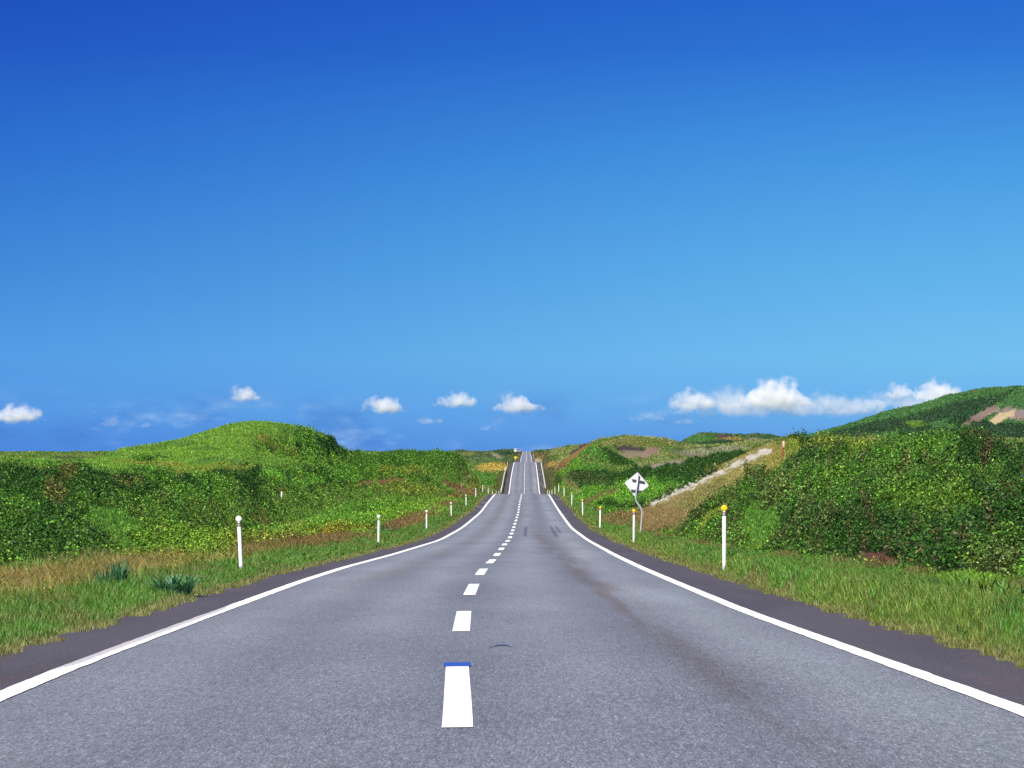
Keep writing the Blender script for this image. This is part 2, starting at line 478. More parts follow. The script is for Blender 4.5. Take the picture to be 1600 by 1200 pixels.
LAYERS = dict(LA=LA, RA=RA, RB=RB, RC=RC, RD=RD, RE=RE, RF=RF, RG=RG, LB=LB)

def terrain(X, Y):
    """ground height without vegetation; also the image position and lateral distance from the shoulder"""
    shp = X.shape
    X = X.ravel(); Y = Y.ravel()
    px = CX + F * X / Y
    base = road_z(Y)
    dl = edge_l(Y) - X; dr = X - edge_r(Y)
    lat = np.maximum(dl, dr)
    left = dl > dr
    hill = np.full(X.shape, -1e3)
    who = np.zeros(X.shape, int)
    for i, (k, L) in enumerate(LAYERS.items()):
        v = layer_eval(L, px, Y)
        if k[0] == 'L' and k != 'LB': v = np.where(left, v, -1e3)
        if k == 'RA': v = np.where(left, -1e3, v)
        who = np.where(v > hill, i + 1, who)
        hill = np.maximum(hill, v)
    rise = np.where(left, 0.06 * sstep(0.2, 1.2, lat), 0.28 * sstep(0.0, 0.32, lat))
    side = base - 0.10 + 0.08 * sstep(0.0, 0.3, lat) + rise + (fbm(X / 7, Y / 14, 3) - 0.5) * 0.25 * sstep(1.5, 5, lat) + (fbm(X / 60, Y / 90, 5) - 0.5) * 2.0 * sstep(8, 40, lat)
    wl = sstep(0.15, np.where(left, np.interp(Y, [200, 330], [2.2, 4.2]), 1.1), lat)
    d = np.maximum(hill - side, 0)
    z = side + d * wl
    who = np.where((d <= 0) | (wl < 0.05), 0, who)
    # dune-scale unevenness of the hills
    amp = np.clip(Y / 2000, 0.0, 1) * 1.6 + 0.10
    sc = np.clip(Y / 40, 2.5, 30)
    z = z + (fbm(X / 5.0, Y / 9.0, 11, 4) - 0.5) * np.minimum(amp, 0.5) * wl * (who > 0)
    z = z + (fbm(X / 25.0, Y / 60.0, 12, 4) - 0.5) * np.clip((Y - 350) / 400, 0, 1) * 3.0 * wl * (who > 0)
    z = np.where(lat < 0.0, np.minimum(z, base - 0.12), z)
    z = np.where(lat < -0.3, base - 0.25, z)
    return z.reshape(shp), px.reshape(shp), lat.reshape(shp), left.reshape(shp), who.reshape(shp)

# ------------------------------------------------------------------ ground cover
# kinds of cover: 0 short grass, 1 dry grass, 2 shrub leaf, 3 herbs, 4 hill grass, 5 bare, 6 forest
C_GRASS = (0.075, 0.190, 0.020)
C_DRY = (0.300, 0.215, 0.070)
C_RUST = (0.200, 0.110, 0.045)
C_SHRUB = (0.026, 0.076, 0.010)
C_MID = (0.080, 0.195, 0.020)
C_HERB = (0.135, 0.265, 0.022)
C_HILL = (0.140, 0.270, 0.030)
C_HILLD = (0.080, 0.180, 0.026)
C_BRIGHT = (0.110, 0.285, 0.026)
C_OLIVE = (0.185, 0.190, 0.055)
C_STRAW = (0.300, 0.230, 0.070)
C_PALE = (0.60, 0.56, 0.46)
C_BROWN = (0.170, 0.110, 0.070)
C_SCARP = (0.060, 0.045, 0.045)
C_FOREST = (0.030, 0.072, 0.030)
C_SAND = (0.540, 0.430, 0.240)
C_YGREEN = (0.190, 0.235, 0.030)

# patches of other cover, told by where they lie: column, row, half sizes, angle, colour, kind, nearest and farthest distance, strength
PATCH = [
    # left
    (235, 714, 26, 5, 0, C_MID, 2, 150, 260, 1), (490, 688, 40, 16, 25, C_MID, 2, 150, 300, 1), (440, 700, 40, 7, 25, (0.19, 0.20, 0.03), 4, 150, 300, 1),
    (520, 700, 30, 14, 30, C_SHRUB, 2, 200, 300, .9), (470, 705, 60, 16, 10, C_MID, 2, 120, 300, .6),
    (60, 733, 40, 4, 0, C_YGREEN, 4, 90, 200, .9), (105, 755, 18, 8, 10, C_RUST, 1, 70, 160, .3), (240, 724, 60, 3.5, 5, C_YGREEN, 4, 100, 230, .9), (330, 733, 70, 4, -3, C_YGREEN, 4, 100, 230, .8),
    (100, 781, 35, 6, 0, C_RUST, 1, 50, 140, .35), (200, 762, 24, 6, 10, C_RUST, 1, 70, 160, .35),
    (190, 826, 55, 26, 25, C_MID, 4, 40, 130, .8), (30, 800, 40, 20, 0, C_MID, 3, 40, 130, .6),
    (430, 742, 22, 8, 20, C_BRIGHT, 3, 120, 300, .9), (478, 752, 26, 8, -20, C_BRIGHT, 3, 120, 300, 1), (545, 742, 30, 10, 0, C_BRIGHT, 3, 150, 320, .6),
    (630, 733, 40, 6, 0, C_YGREEN, 3, 200, 340, .6), (595, 753, 40, 4, -5, C_RUST, 1, 200, 320, .8), (640, 765, 50, 10, 0, C_YGREEN, 3, 180, 320, .6),
    (720, 765, 30, 5, 25, C_RUST, 1, 230, 360, .8), (770, 748, 16, 9, -40, (0.25, 0.16, 0.04), 1, 330, 520, 1), (745, 722, 16, 18, 40, C_HILL, 4, 300, 420, .7),
    (560, 808, 90, 22, -10, C_BRIGHT, 3, 80, 260, .7), (640, 795, 60, 12, -15, C_HERB, 3, 120, 260, .6), (590, 828, 40, 8, 0, (0.03, 0.13, 0.03), 3, 80, 150, 1),
    (540, 832, 60, 7, -5, (0.22, 0.20, 0.02), 3, 80, 150, .8), (630, 822, 30, 7, -10, C_RUST, 1, 100, 190, .9), (490, 850, 60, 9, -5, C_RUST, 1, 60, 130, .6),
    (280, 850, 80, 20, 10, C_HERB, 3, 50, 110, .8), (200, 862, 40, 10, 0, C_HERB, 3, 45, 90, .6),
    # right bank
    (1325, 690, 80, 14, -8, C_YGREEN, 3, 70, 140, .6), (1440, 705, 60, 14, 0, C_MID, 3, 60, 110, .7), (1190, 812, 40, 24, -30, C_MID, 4, 50, 120, .8),
    (1225, 705, 30, 22, -35, C_YGREEN, 4, 95, 150, .8), (1205, 714, 26, 26, -35, (0.25, 0.225, 0.05), 1, 95, 150, 1), (1120, 752, 115, 18, -35, (0.25, 0.22, 0.065), 1, 95, 150, 1), (1060, 790, 70, 20, -25, (0.25, 0.205, 0.075), 1, 95, 150, 1), (1090, 775, 50, 8, -32, C_OLIVE, 4, 95, 150, .7),
    (1030, 810, 44, 20, 0, (0.22, 0.155, 0.06), 1, 85, 150, .8), (965, 812, 40, 10, -10, (0.18, 0.12, 0.05), 1, 95, 160, .75), (1120, 805, 30, 10, -30, C_YGREEN, 1, 80, 130, .9),
    (1370, 873, 34, 11, 10, (0.13, 0.06, 0.04), 1, 36, 60, .9), (1520, 905, 70, 16, 5, C_HERB, 4, 28, 50, .9), (1380, 850, 30, 8, 0, (0.10, 0.06, 0.03), 1, 36, 70, .4),
    # valley
    (980, 770, 90, 18, -5, C_BRIGHT, 3, 150, 280, 1), (940, 776, 30, 5, -20, (0.16, 0.11, 0.04), 1, 150, 280, .8), (870, 742, 20, 16, 40, C_BRIGHT, 3, 280, 420, .7), (900, 727, 14, 8, 0, C_BRIGHT, 3, 280, 420, .9),
    (893, 758, 20, 6, 40, C_OLIVE, 1, 250, 420, .7), (920, 752, 40, 10, 10, (0.05, 0.085, 0.02), 2, 230, 420, .8),
    (893, 713, 44, 5.5, -38, (0.22, 0.15, 0.05), 1, 370, 480, 1), (872, 730, 22, 5, -20, C_RUST, 1, 340, 520, 1), (960, 715, 30, 7, 35, C_SHRUB, 2, 370, 480, .9), (980, 722, 30, 5, 35, C_SHRUB, 2, 370, 480, .8),
    # olive dune
    (905, 702, 18, 4, -35, C_SCARP, 5, 480, 800, 1), (985, 702, 24, 4, 8, C_SCARP, 5, 420, 700, 1), (1020, 703, 22, 7, -30, (0.26, 0.17, 0.12), 5, 420, 700, 1), (990, 710, 36, 6, 0, (0.26, 0.2, 0.13), 5, 420, 700, .8),
    (1062, 707, 20, 5, 10, C_SCARP, 5, 420, 700, .8), (1080, 710, 30, 4, 5, (0.26, 0.18, 0.14), 5, 420, 700, .7), (1060, 724, 60, 5, -8, (0.30, 0.26, 0.2), 5, 380, 560, .8), (1120, 704, 50, 6, -5, (0.24, 0.24, 0.16), 4, 420, 700, .8),
    (1000, 692, 50, 6, 3, (0.17, 0.17, 0.05), 4, 480, 700, .8), (1040, 700, 30, 6, 20, C_MID, 2, 420, 700, .5), (930, 697, 22, 4, -10, C_OLIVE, 4, 480, 700, .8), (1108, 700, 6, 3, 0, C_FOREST, 2, 420, 700, 1),
    # far hills
    (1095, 684, 26, 6, 0, (0.07, 0.17, 0.04), 4, 780, 1300, 1), (1130, 681, 12, 2.5, 0, (0.09, 0.05, 0.06), 5, 780, 1300, 1), (1185, 686, 16, 3, 0, (0.30, 0.24, 0.2), 5, 780, 1300, .9), (1140, 690, 60, 3, -3, C_FOREST, 2, 780, 1300, .9), (1140, 685, 20, 2.5, 0, C_STRAW, 4, 780, 1300, .7),
    (1205, 682, 14, 3, 5, (0.05, 0.12, 0.04), 4, 780, 1300, .9),
    # mountain
    (1425, 656, 110, 8, -13, C_FOREST, 6, 1600, 3000, 1), (1490, 638, 66, 9, -14, C_FOREST, 6, 1600, 3000, 1), (1560, 622, 30, 4, -30, C_FOREST, 6, 1600, 3000, .8), (1510, 650, 30, 8, -15, (0.02, 0.06, 0.025), 6, 1600, 3000, .9),
    (1335, 669, 60, 4, -14, C_FOREST, 6, 1600, 3000, 1), (1524, 611, 4, 1.5, -20, C_BROWN, 5, 1600, 3000, 1), (1512, 614, 8, 1.5, -25, C_FOREST, 6, 1600, 3000, 1),
    (1530, 650, 34, 6.5, -30, (0.22, 0.15, 0.12), 5, 1600, 3000, 1), (1545, 643, 20, 4, -10, (0.26, 0.2, 0.16), 5, 1600, 3000, .9), (1590, 646, 30, 9, 5, (0.27, 0.21, 0.18), 5, 1600, 3000, 1), (1563, 652, 26, 5.5, -25, C_SAND, 5, 1600, 3000, 1), (1574, 647, 12, 3, 10, C_SAND, 5, 1600, 3000, 1),
    (1430, 659, 22, 5, 5, (0.10, 0.19, 0.03), 4, 1300, 1620, 1),
    # beside the far road
    (770, 730, 26, 7, 0, (0.40, 0.29, 0.07), 1, 560, 1100, 1), (755, 718, 34, 6, -3, (0.09, 0.15, 0.05), 4, 700, 1700, .9), (733, 708, 14, 3, 0, C_OLIVE, 4, 1300, 2100, .9), (776, 711, 10, 2.2, 30, (0.36, 0.31, 0.22), 5, 1000, 2100, .9), (790, 706, 14, 3, 5, (0.04, 0.09, 0.03), 2, 1200, 2300, .9),
    (860, 727, 20, 4, -5, (0.30, 0.20, 0.07), 1, 520, 1200, 1), (862, 716, 20, 6, 0, (0.14, 0.16, 0.05), 4, 700, 2000, .9), (850, 712, 14, 4, 0, (0.2, 0.13, 0.05), 1, 700, 2000, .9), (880, 703, 20, 3, -5, (0.05, 0.10, 0.03), 2, 1200, 2300, .9), (842, 720, 6, 4, 0, (0.5, 0.36, 0.22), 5, 760, 1500, .9),
]

def cover(X, Y, Z, px, lat, left, who):
    """per point: colour (N,3) and kind (N,)"""
    N = len(X)
    py = HZ - (Z - CAM_Z) * F / Y
    n1 = fbm(X / 1.6 + 3, Y / 4.0, 21, 4); n2 = fbm(X / 5.0, Y / 14.0, 31, 3); n3 = fbm(X / 0.7, Y / 1.5, 41, 3)
    col = np.empty((N, 3)); kind = np.zeros(N, int)
    col[:] = C_MID
    def put(m, c, k, w=1.0):
        w = np.broadcast_to(np.asarray(w, float), (N,))
        ww = np.where(m, w, 0)[:, None]
        col[:] = col * (1 - ww) + np.asarray(c) * ww
        kind[m & (w > 0.5)] = k
    allm = np.ones(N, bool)
    # generic cover by hill
    names = ['-'] + list(LAYERS)
    w = {k: who == i for i, k in enumerate(names)}
    put(w['-'], C_HILLD, 4)
    put(w['-'] & (n2 > 0.5), C_OLIVE, 4, 0.7)
    put(w['LA'], C_SHRUB, 2)
    put(w['LA'] & (n2 > 0.54), C_MID, 2, sstep(0.54, 0.66, n2) * 0.8)
    ym = np.interp(px, LA[1][0], LA[1][1])
    low = sstep(1.16, 0.95, Y / ym + (n1 - 0.5) * 0.5) * np.interp(px, [100, 260, 420], [0.15, 0.7, 1.0])
    put(w['LA'], C_MID, 3, low * 0.85)
    put(w['LA'] & (n3 > 0.5), C_HERB, 3, low * 0.6)
    put(w['LA'] & (n1 + n3 > 1.12), (0.13, 0.10, 0.03), 3, low * 0.5)
    put(w['LA'] & (n2 < 0.36), C_MID, 3, sstep(0.40, 0.30, n2))
    yc1 = np.interp(px, LA[2][0], LA[2][1])
    hillg = sstep(0.97, 1.09, Y / yc1 + (n1 - 0.5) * 0.12)
    put(w['LA'] & (px < 600), C_HILL, 4, hillg * sstep(560, 470, px))
    put(w['LA'] & (px < 600) & (n1 > 0.58), C_HILLD, 4, hillg * sstep(560, 470, px) * 0.8)
    put(w['LA'] & (px > 500), C_MID, 2, 0.55 * sstep(500, 600, px))
    put(w['RA'], C_SHRUB, 2)
    put(w['RA'] & (n2 > 0.48), C_MID, 2, sstep(0.48, 0.62, n2) * 0.6)
    n5 = fbm(X / 1.3 + 40, Y / 3.0, 151, 3)
    put(w['RA'] & (n5 > 0.60), (0.085, 0.115, 0.030), 2, sstep(0.60, 0.68, n5) * 0.8)
    put(w['RA'] & (n5 < 0.36), (0.105, 0.200, 0.022), 3, sstep(0.38, 0.30, n5) * 0.6)
    put(w['RA'] & (np.abs(n5 - 0.5) < 0.02), (0.10, 0.065, 0.035), 2, 0.6)
    put(w['RA'] & (n2 < 0.33), C_MID, 3, sstep(0.36, 0.28, n2))
    for hk in ('RA', 'LA'):       # looser herbs and grass where the scrub thins out towards the verge
        yf = np.interp(px, LAYERS[hk][0][0], LAYERS[hk][0][1])
        ft = sstep(1.22, 1.02, Y / yf + (n1 - 0.5) * 0.22)
        put(w[hk], C_MID, 3, ft * 0.8)
        put(w[hk] & (n3 > 0.52), (0.120, 0.215, 0.028), 4, ft * 0.85)
        put(w[hk] & (n3 < 0.40), (0.150, 0.130, 0.035), 1, ft * 0.75)
    put(w['RB'], C_SHRUB, 2)
    put(w['RC'], (0.085, 0.215, 0.030), 3)
    put(w['RC'] & (n2 > 0.5), C_OLIVE, 4, 0.4)
    put(w['RD'], (0.19, 0.215, 0.075), 4)
    put(w['RD'] & (n2 > 0.55), C_MID, 2, 0.6)
    put(w['RE'], (0.07, 0.12, 0.04), 4)
    put(w['RF'], (0.065, 0.165, 0.046), 4)
    put(w['RF'] & (n2 > 0.56), (0.045, 0.120, 0.038), 4, 0.7)
    put(w['RG'], C_FOREST, 6)
    put(w['LB'], (0.08, 0.12, 0.045), 4)
    # verges
    lj = lat + (n1 - 0.5) * 1.0
    vl = left & (w['-'] | (lat < 2.4)) & (Y < 480)
    put(vl, C_HERB, 3, sstep(8.5, 6.0, lj) * 0.9)
    put(vl & (n2 > 0.47), (0.13, 0.13, 0.02), 3, sstep(7, 4, lj) * 0.7)
    dry = sstep(1.0, 1.7, lj) * sstep(3.9, 3.0, lj)
    put(vl & (Y < 62), C_DRY, 1, dry * np.clip(0.55 + 1.2 * (n3 - 0.35), 0, 1) * np.interp(Y, [40, 50, 62], [0.95, .65, .35]))
    put(vl & (Y >= 62), (0.17, 0.12, 0.035), 1, dry * sstep(0.48, 0.62, n2 + (n3 - .5) * .6) * .85)
    put(vl & (lj < 1.5), C_GRASS, 0, sstep(1.7, 1.0, lj))
    put(vl & (lj < 1.5) & (n3 > 0.6), (0.12, 0.12, 0.03), 0, sstep(1.7, 1.0, lj) * .6)
    vlim = np.interp(Y, [18, 30, 48, 80, 120, 200], [1.7, 1.2, 0.75, 0.75, 1.0, 1.2])
    vr = (~left) & (w['-'] | (lat < vlim)) & (Y < 480)
    put(vr, C_MID, 3, sstep(4.0, 3.0, lj))
    lj = lat + (n1 - 0.5) * 0.6
    put(vr, (0.080, 0.205, 0.022), 0, sstep(vlim + .35, vlim - .2, lj))
    put(vr & (n2 + (n3 - .5) * 1.3 > 0.64), (0.24, 0.19, 0.045), 0, sstep(vlim + .3, vlim - .2, lj) * 0.22)
    put(vr & (n3 < 0.36), (0.050, 0.120, 0.015), 0, sstep(vlim + .3, vlim - .2, lj) * 0.6)
    put(vr, (0.16, 0.11, 0.04), 1, sstep(vlim - .3, vlim, lj) * sstep(vlim + .5, vlim + .2, lj) * (n3 > 0.55) * 0.7)
    put((lat < 0.22) & (Y < 480), (0.22, 0.18, 0.07), 0, sstep(0.20, 0.0, lat + (n3 - .5) * .4) * 0.6)
    far_v = (Y >= 480) & (lat < 2.5)
    put(far_v, (0.10, 0.11, 0.035), 4, sstep(2.5, 1.5, lat))
    # patches
    jx = (n1 - 0.5) * 1.0 + (n3 - 0.5) * 0.5
    for (cx, cy, rx, ry, ang, c, k, y0, y1, s) in PATCH:
        m = (Y > y0) & (Y < y1) & (np.abs(px - cx) < 1.6 * (rx + ry)) & (lat > 0.5)
        if not m.any(): continue
        a = math.radians(ang)
        dx = px - cx; dy = py - cy
        u = (dx * math.cos(a) + dy * math.sin(a)) / rx; v = (-dx * math.sin(a) + dy * math.cos(a)) / ry
        r = np.sqrt(u * u + v * v) + jx * 0.9
        put(m, c, k, sstep(1.15, 0.85, r) * s)
    # pale stony track climbing the right bank, and a second short one
    for (ax, ay, bx, by, wd) in ((1015, 789, 1205, 701, 5.5), (1118, 780, 1134, 772, 2.5)):
        tx, ty = bx - ax, by - ay; ln = math.hypot(tx, ty)
        t = ((px - ax) * tx + (py - ay) * ty) / ln; q = (-(px - ax) * ty + (py - ay) * tx) / ln
        m = w['RA'] & (t > 0) & (t < ln) & (Y > 95)
        ww = sstep(1.1, 0.5, np.abs(q) / (wd * (0.45 + 0.7 * t / ln)) + (fbm(px / 7.0, py / 2.2, 141, 3) - 0.5) * 3.4 + (n1 - 0.5) * 0.8)
        put(m, C_PALE, 5, ww)
    return col, kind, py

# ------------------------------------------------------------------ terrain mesh
u_in = np.arange(-0.205, 0.2051, 0.00062)
u_out = 0.205 + np.cumsum(0.0008 * 1.06 ** np.arange(1, 68))
u = np.concatenate([-u_out[::-1], u_in, u_out])
ys = [7.0]
while ys[-1] < 3400:
    ys.append(ys[-1] * (1.006 if ys[-1] < 300 else 1.008 if ys[-1] < 700 else 1.012))
ys = np.array(ys)
UU, YY = np.meshgrid(u, ys)
XX = UU * YY
ZZ, PX, LAT, LEFT, WHO = terrain(XX, YY)
fl = lambda a: a.ravel()
tcol, tkind, _ = cover(fl(XX), fl(YY), fl(ZZ), fl(PX), fl(LAT), fl(LEFT), fl(WHO))

def canopy_amp(kind):
    return np.array([0.02, 0.05, 0.58, 0.36, 0.14, 0.03, 1.0])[kind]
def canopy(X, Y, kind, lat):
    a = canopy_amp(kind) * sstep(0.8, 2.5, lat)
    b = fbm(X / 1.1, Y / 1.7, 51, 3) - 0.5
    c = fbm(X / 3.2, Y / 5.0, 61, 3) - 0.5
    b = b - 0.55 * sstep(0.37, 0.24, fbm(X / 0.9 + 5, Y / 1.6, 55, 2)) * (a > 0.3)
    # far off, only the larger clumps matter
    g = sstep(500, 1300, Y)
    d = fbm(X / 7.0, Y / 14.0, 71, 3) - 0.5
    return a * (b * 2.0 + c * 1.9 - 0.22) * (1 - g) + g * (d - 0.22) * 9.0 * np.where(kind == 6, 1.0, 0.3) * sstep(1.0, 8.0, lat)
CAN = canopy(fl(XX), fl(YY), tkind, fl(LAT)).reshape(XX.shape)
ZT = ZZ + CAN
nr_, nc_ = XX.shape
vv = np.stack([fl(XX), fl(YY), fl(ZT)], 1)
ii = np.arange((nr_ - 1) * (nc_ - 1)).reshape(nr_ - 1, nc_ - 1)
r0 = (np.arange(nr_ - 1)[:, None] * nc_ + np.arange(nc_ - 1)[None, :]).ravel()
faces = np.stack([r0, r0 + 1, r0 + nc_ + 1, r0 + nc_], 1).ravel()
under = tcol * np.where(np.isin(tkind, (2, 3, 6)), 0.28, 0.7)[:, None]  # leaf-covered ground darkened: shade of the gaps between leaves put into its colour
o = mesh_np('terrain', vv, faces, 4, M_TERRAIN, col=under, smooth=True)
tag(o, 'rolling green coastal dunes on both sides of the road', 'terrain', kind='structure')

# ground behind the camera and out to the horizon
gm = plain('distant_turf', (0.06, 0.11, 0.03), 0.95, noise=0.7, nscale=0.02, spec=0.1)
bm = bmesh.new()
for q in (((-60, -60, -0.6), (60, -60, -0.6), (60, 7.4, -0.6), (-60, 7.4, -0.6)), ((-30000, 60, -14), (30000, 60, -14), (30000, 40000, -14), (-30000, 40000, -14))):
    bm.faces.new([bm.verts.new(p) for p in q])
o = obj('ground', bm, gm)
for v in o.data.vertices:
    if v.co.y < 50:
        v.co.z = float(road_z(v.co.y)) - 0.12
tag(o, 'flat ground reaching out to the horizon', 'ground', kind='structure')

# ------------------------------------------------------------------ road
def asphalt(name, base, spec_amt, speck, stains=True):
    m, n, l, b = mat(name)
    tcn = n.new('ShaderNodeTexCoord')
    def noise(scale, detail, rough, vec=None, sx=None):
        z = n.new('ShaderNodeTexNoise')
        z.inputs['Scale'].default_value = scale; z.inputs['Detail'].default_value = detail; z.inputs['Roughness'].default_value = rough
        if sx:
            mpn = n.new('ShaderNodeMapping'); mpn.inputs['Scale'].default_value = sx
            l.new(tcn.outputs['Object'], mpn.inputs[0]); l.new(mpn.outputs[0], z.inputs[0])
        else:
            l.new(tcn.outputs['Object'], z.inputs[0])
        return z
    def rng_(src, a, b_, c, d):
        r = n.new('ShaderNodeMapRange')
        for i, v in enumerate((a, b_, c, d)): r.inputs[i + 1].default_value = v
        l.new(src, r.inputs[0]); return r.outputs[0]
    def mixc(fac, A, B, blend='MIX'):
        x = n.new('ShaderNodeMix'); x.data_type = 'RGBA'; x.blend_type = blend
        for nm, v in (('Factor', fac), ('A', A), ('B', B)):
            if hasattr(v, 'links') or isinstance(v, bpy.types.NodeSocket): l.new(v, x.inputs[nm])
            elif isinstance(v, (int, float)): x.inputs[nm].default_value = v
            else: x.inputs[nm].default_value = (*v, 1)
        return x.outputs['Result']
    c = base
    big = noise(0.6, 5, 0.6, sx=(1.0, 0.25, 1))
    col = mixc(rng_(big.outputs[0], 0.35, 0.65, 0, 1), [v * 0.88 for v in c], [v * 1.10 for v in c])
    # stones in the binder
    vz = n.new('ShaderNodeTexVoronoi'); vz.inputs['Scale'].default_value = 165
    mpn = n.new('ShaderNodeMapping'); mpn.inputs['Scale'].default_value = (1, 0.16, 1)
    l.new(tcn.outputs['Object'], mpn.inputs[0]); l.new(mpn.outputs[0], vz.inputs[0])
    sepc = n.new('ShaderNodeSeparateColor'); l.new(vz.outputs['Color'], sepc.inputs[0])
    col = mixc(1.0, col, rng_(sepc.outputs[0], 0, 1, 1 - speck * 0.55, 1 + speck * 0.55), 'MULTIPLY')
    col = mixc(rng_(sepc.outputs[1], 0.90, 0.97, 0, speck * 0.8), col, (0.42, 0.42, 0.44))
    fine = noise(40, 4, 0.75, sx=(1.0, 0.12, 1.0))
    col = mixc(1.0, col, rng_(fine.outputs[0], 0.3, 0.7, 1 - speck * 0.45, 1 + speck * 0.45), 'MULTIPLY')
    at = n.new('ShaderNodeAttribute'); at.attribute_name = 'tint'
    col = mixc(1.0, col, at.outputs['Color'], 'MULTIPLY')
    l.new(col, b.inputs['Base Color'])
    b.inputs['Roughness'].default_value = 0.75
    b.inputs['Specular IOR Level'].default_value = spec_amt
    bp = n.new('ShaderNodeBump'); bp.inputs['Strength'].default_value = 0.2; bp.inputs['Distance'].default_value = 0.004
    l.new(vz.outputs['Distance'], bp.inputs['Height']); l.new(bp.outputs[0], b.inputs['Normal'])
    return m
M_ROAD = asphalt('worn_asphalt', (0.138, 0.150, 0.168), 0.3, 0.6)
M_SHOULD = asphalt('dark_asphalt', (0.068, 0.061, 0.066), 0.25, 0.16)

yst = np.concatenate([np.arange(-60, 10, 1.0), np.exp(np.arange(math.log(10), math.log(2600), 0.006))])
def strip(name, off0, off1, m, dz, parent=None, n=2, y0=-60, y1=2600, tint=None, ystn=None):
    Y = (yst if ystn is None else ystn)
    Y = np.concatenate([[y0], Y[(Y > y0) & (Y < y1)], [y1]])
    t = np.linspace(0, 1, n)
    o0 = off0(Y) if callable(off0) else np.full(len(Y), off0)
    o1 = off1(Y) if callable(off1) else np.full(len(Y), off1)
    lat_ = o0[:, None] + (o1 - o0)[:, None] * t[None]
    X = road_x(Y)[:, None] + lat_
    crown = -0.012 * np.abs(lat_)
    Zq = road_z(Y)[:, None] + crown + dz
    v = np.stack([X, np.repeat(Y[:, None], n, 1), Zq], 2).reshape(-1, 3)
    a = (np.arange(len(Y) - 1)[:, None] * n + np.arange(n - 1)[None]).ravel()
    f = np.stack([a, a + 1, a + n + 1, a + n], 1).ravel()
    c = np.ones((len(v), 3)) if tint is None else tint(lat_.ravel(), v[:, 1])
    return mesh_np(name, v, f, 4, m, parent, col=c)

HW = WID / 2
def road_tint(t, Y):
    c = np.ones((len(t), 3))
    def blob(w, k):
        c[:] = c * (1 + w[:, None] * (np.asarray(k) - 1))
    g = lambda x, s: np.exp(-0.5 * (x / s) ** 2)
    nn = fbm(t * 2.0, Y / 8.0, 81, 3); n2 = fbm(t * 6.0, Y / 5.0, 85, 3)
    cl = -HW + LANE * WID
    # polished wheel tracks, paler; oil strip between them, greyer
    for tr in (-2.15, -0.85, 0.55, 2.05):
        blob(g(t - tr, 0.32) * (0.45 + 1.1 * nn) * sstep(10, 40, Y), (1.24, 1.25, 1.24))
    for tr in (-1.5, 1.35, -0.2):
        blob(g(t - tr, 0.28) * (0.3 + nn), (0.88, 0.88, 0.90))
    blob(g(t - 1.9 , 0.22) * sstep(0.3, 0.7, nn) * sstep(14, 30, Y), (1.10, 1.10, 1.07))
    # faint rust-brown trail of spilt earth along the right lane
    xb = np.interp(Y, [12, 18, 30, 58, 80, 113, 160, 300], [1.43, 1.47, 1.55, 1.57, 1.30, 0.95, 0.80, 0.60])
    br = sstep(0.30, 0.60, n2) * g(t - xb - (fbm(Y / 3, Y * 0 + 2, 88) - .5) * .35, np.interp(Y, [14, 30, 60], [0.09, 0.11, 0.16])) * sstep(11, 14, Y) * sstep(260, 120, Y)
    blob(br * np.interp(Y, [14, 20, 26, 60, 150], [0.8, 0.8, 1.0, 1.0, 0.5]), (0.82, 0.71, 0.61))
    blob(g(t - xb, 0.30) * sstep(12, 18, Y) * 0.4, (0.88, 0.86, 0.84))
    xl = np.interp(Y, [20, 40, 80, 150, 300], [-1.75, -1.70, -1.6, -1.4, -1.1])
    blob(g(t - xl, 0.22) * sstep(0.40, 0.65, nn) * sstep(25, 45, Y) * 0.9, (1.08, 1.02, 0.86))
    blob(g(t - 2.3, 0.5) * sstep(0.5, 0.75, fbm(t, Y / 30.0, 91)), (1.10, 1.12, 1.08))
    # dark tyre marks
    for (tc_, ya, yb, w) in ((0.42, 112, 152, 0.05), (1.72, 112, 156, 0.06), (2.0, 122, 158, 0.045)):
        blob(g(t - tc_ - (Y - ya) * 0.0015, w) * sstep(ya, ya + 8, Y) * sstep(yb, yb - 12, Y), (0.45, 0.46, 0.52))
    # tar at the pavement joints
    blob(sstep(HW - 0.02, HW + 0.04, np.abs(t)), (0.8, 0.8, 0.8))
    return c
yfine = np.concatenate([np.arange(-60, 8, 1.0), np.exp(np.arange(math.log(8), math.log(320), 0.004)), np.exp(np.arange(math.log(320), math.log(2600), 0.006))])
road = strip('road', -HW - 0.09, HW + 0.09, M_ROAD, 0.0, n=120, tint=road_tint, ystn=yfine)
tag(road, 'long straight grey asphalt road running over the rises to the horizon', 'road', kind='structure')
def sh_tint(t, Y):
    c = np.ones((len(t), 3))
    n_ = fbm(t * 3, Y / 4.0, 95, 4)
    c *= (0.85 + 0.3 * n_)[:, None]
    w = sstep(0.6, 0.75, fbm(t * 4, Y / 2.5, 97, 3)) * 0.25
    c = c * (1 - w[:, None]) + np.array([1.5, 1.1, 0.8]) * w[:, None]
    w = sstep(0.66, 0.72, fbm(t * 1.5, Y / 9.0, 99, 3)) * sstep(150, 180, Y) * 0.8
    return c * (1 + w[:, None])
rag = lambda s: (lambda Y: s * (HW + (SH_L if s < 0 else SH_R) + 0.20 * (fbm(Y / 3.5, Y * 0 + s, 101, 3) - 0.5)))
sl = strip('road_shoulder', rag(-1), -HW - 0.088, M_SHOULD, -0.006, n=10, tint=sh_tint, ystn=yfine)
tag(sl, 'narrow dark asphalt shoulder left of the white edge line', 'road shoulder', kind='structure')
sr = strip('road_shoulder', HW + 0.088, rag(1), M_SHOULD, -0.006, n=10, tint=sh_tint, ystn=yfine)
tag(sr, 'wider dark asphalt shoulder right of the white edge line', 'road shoulder', kind='structure')

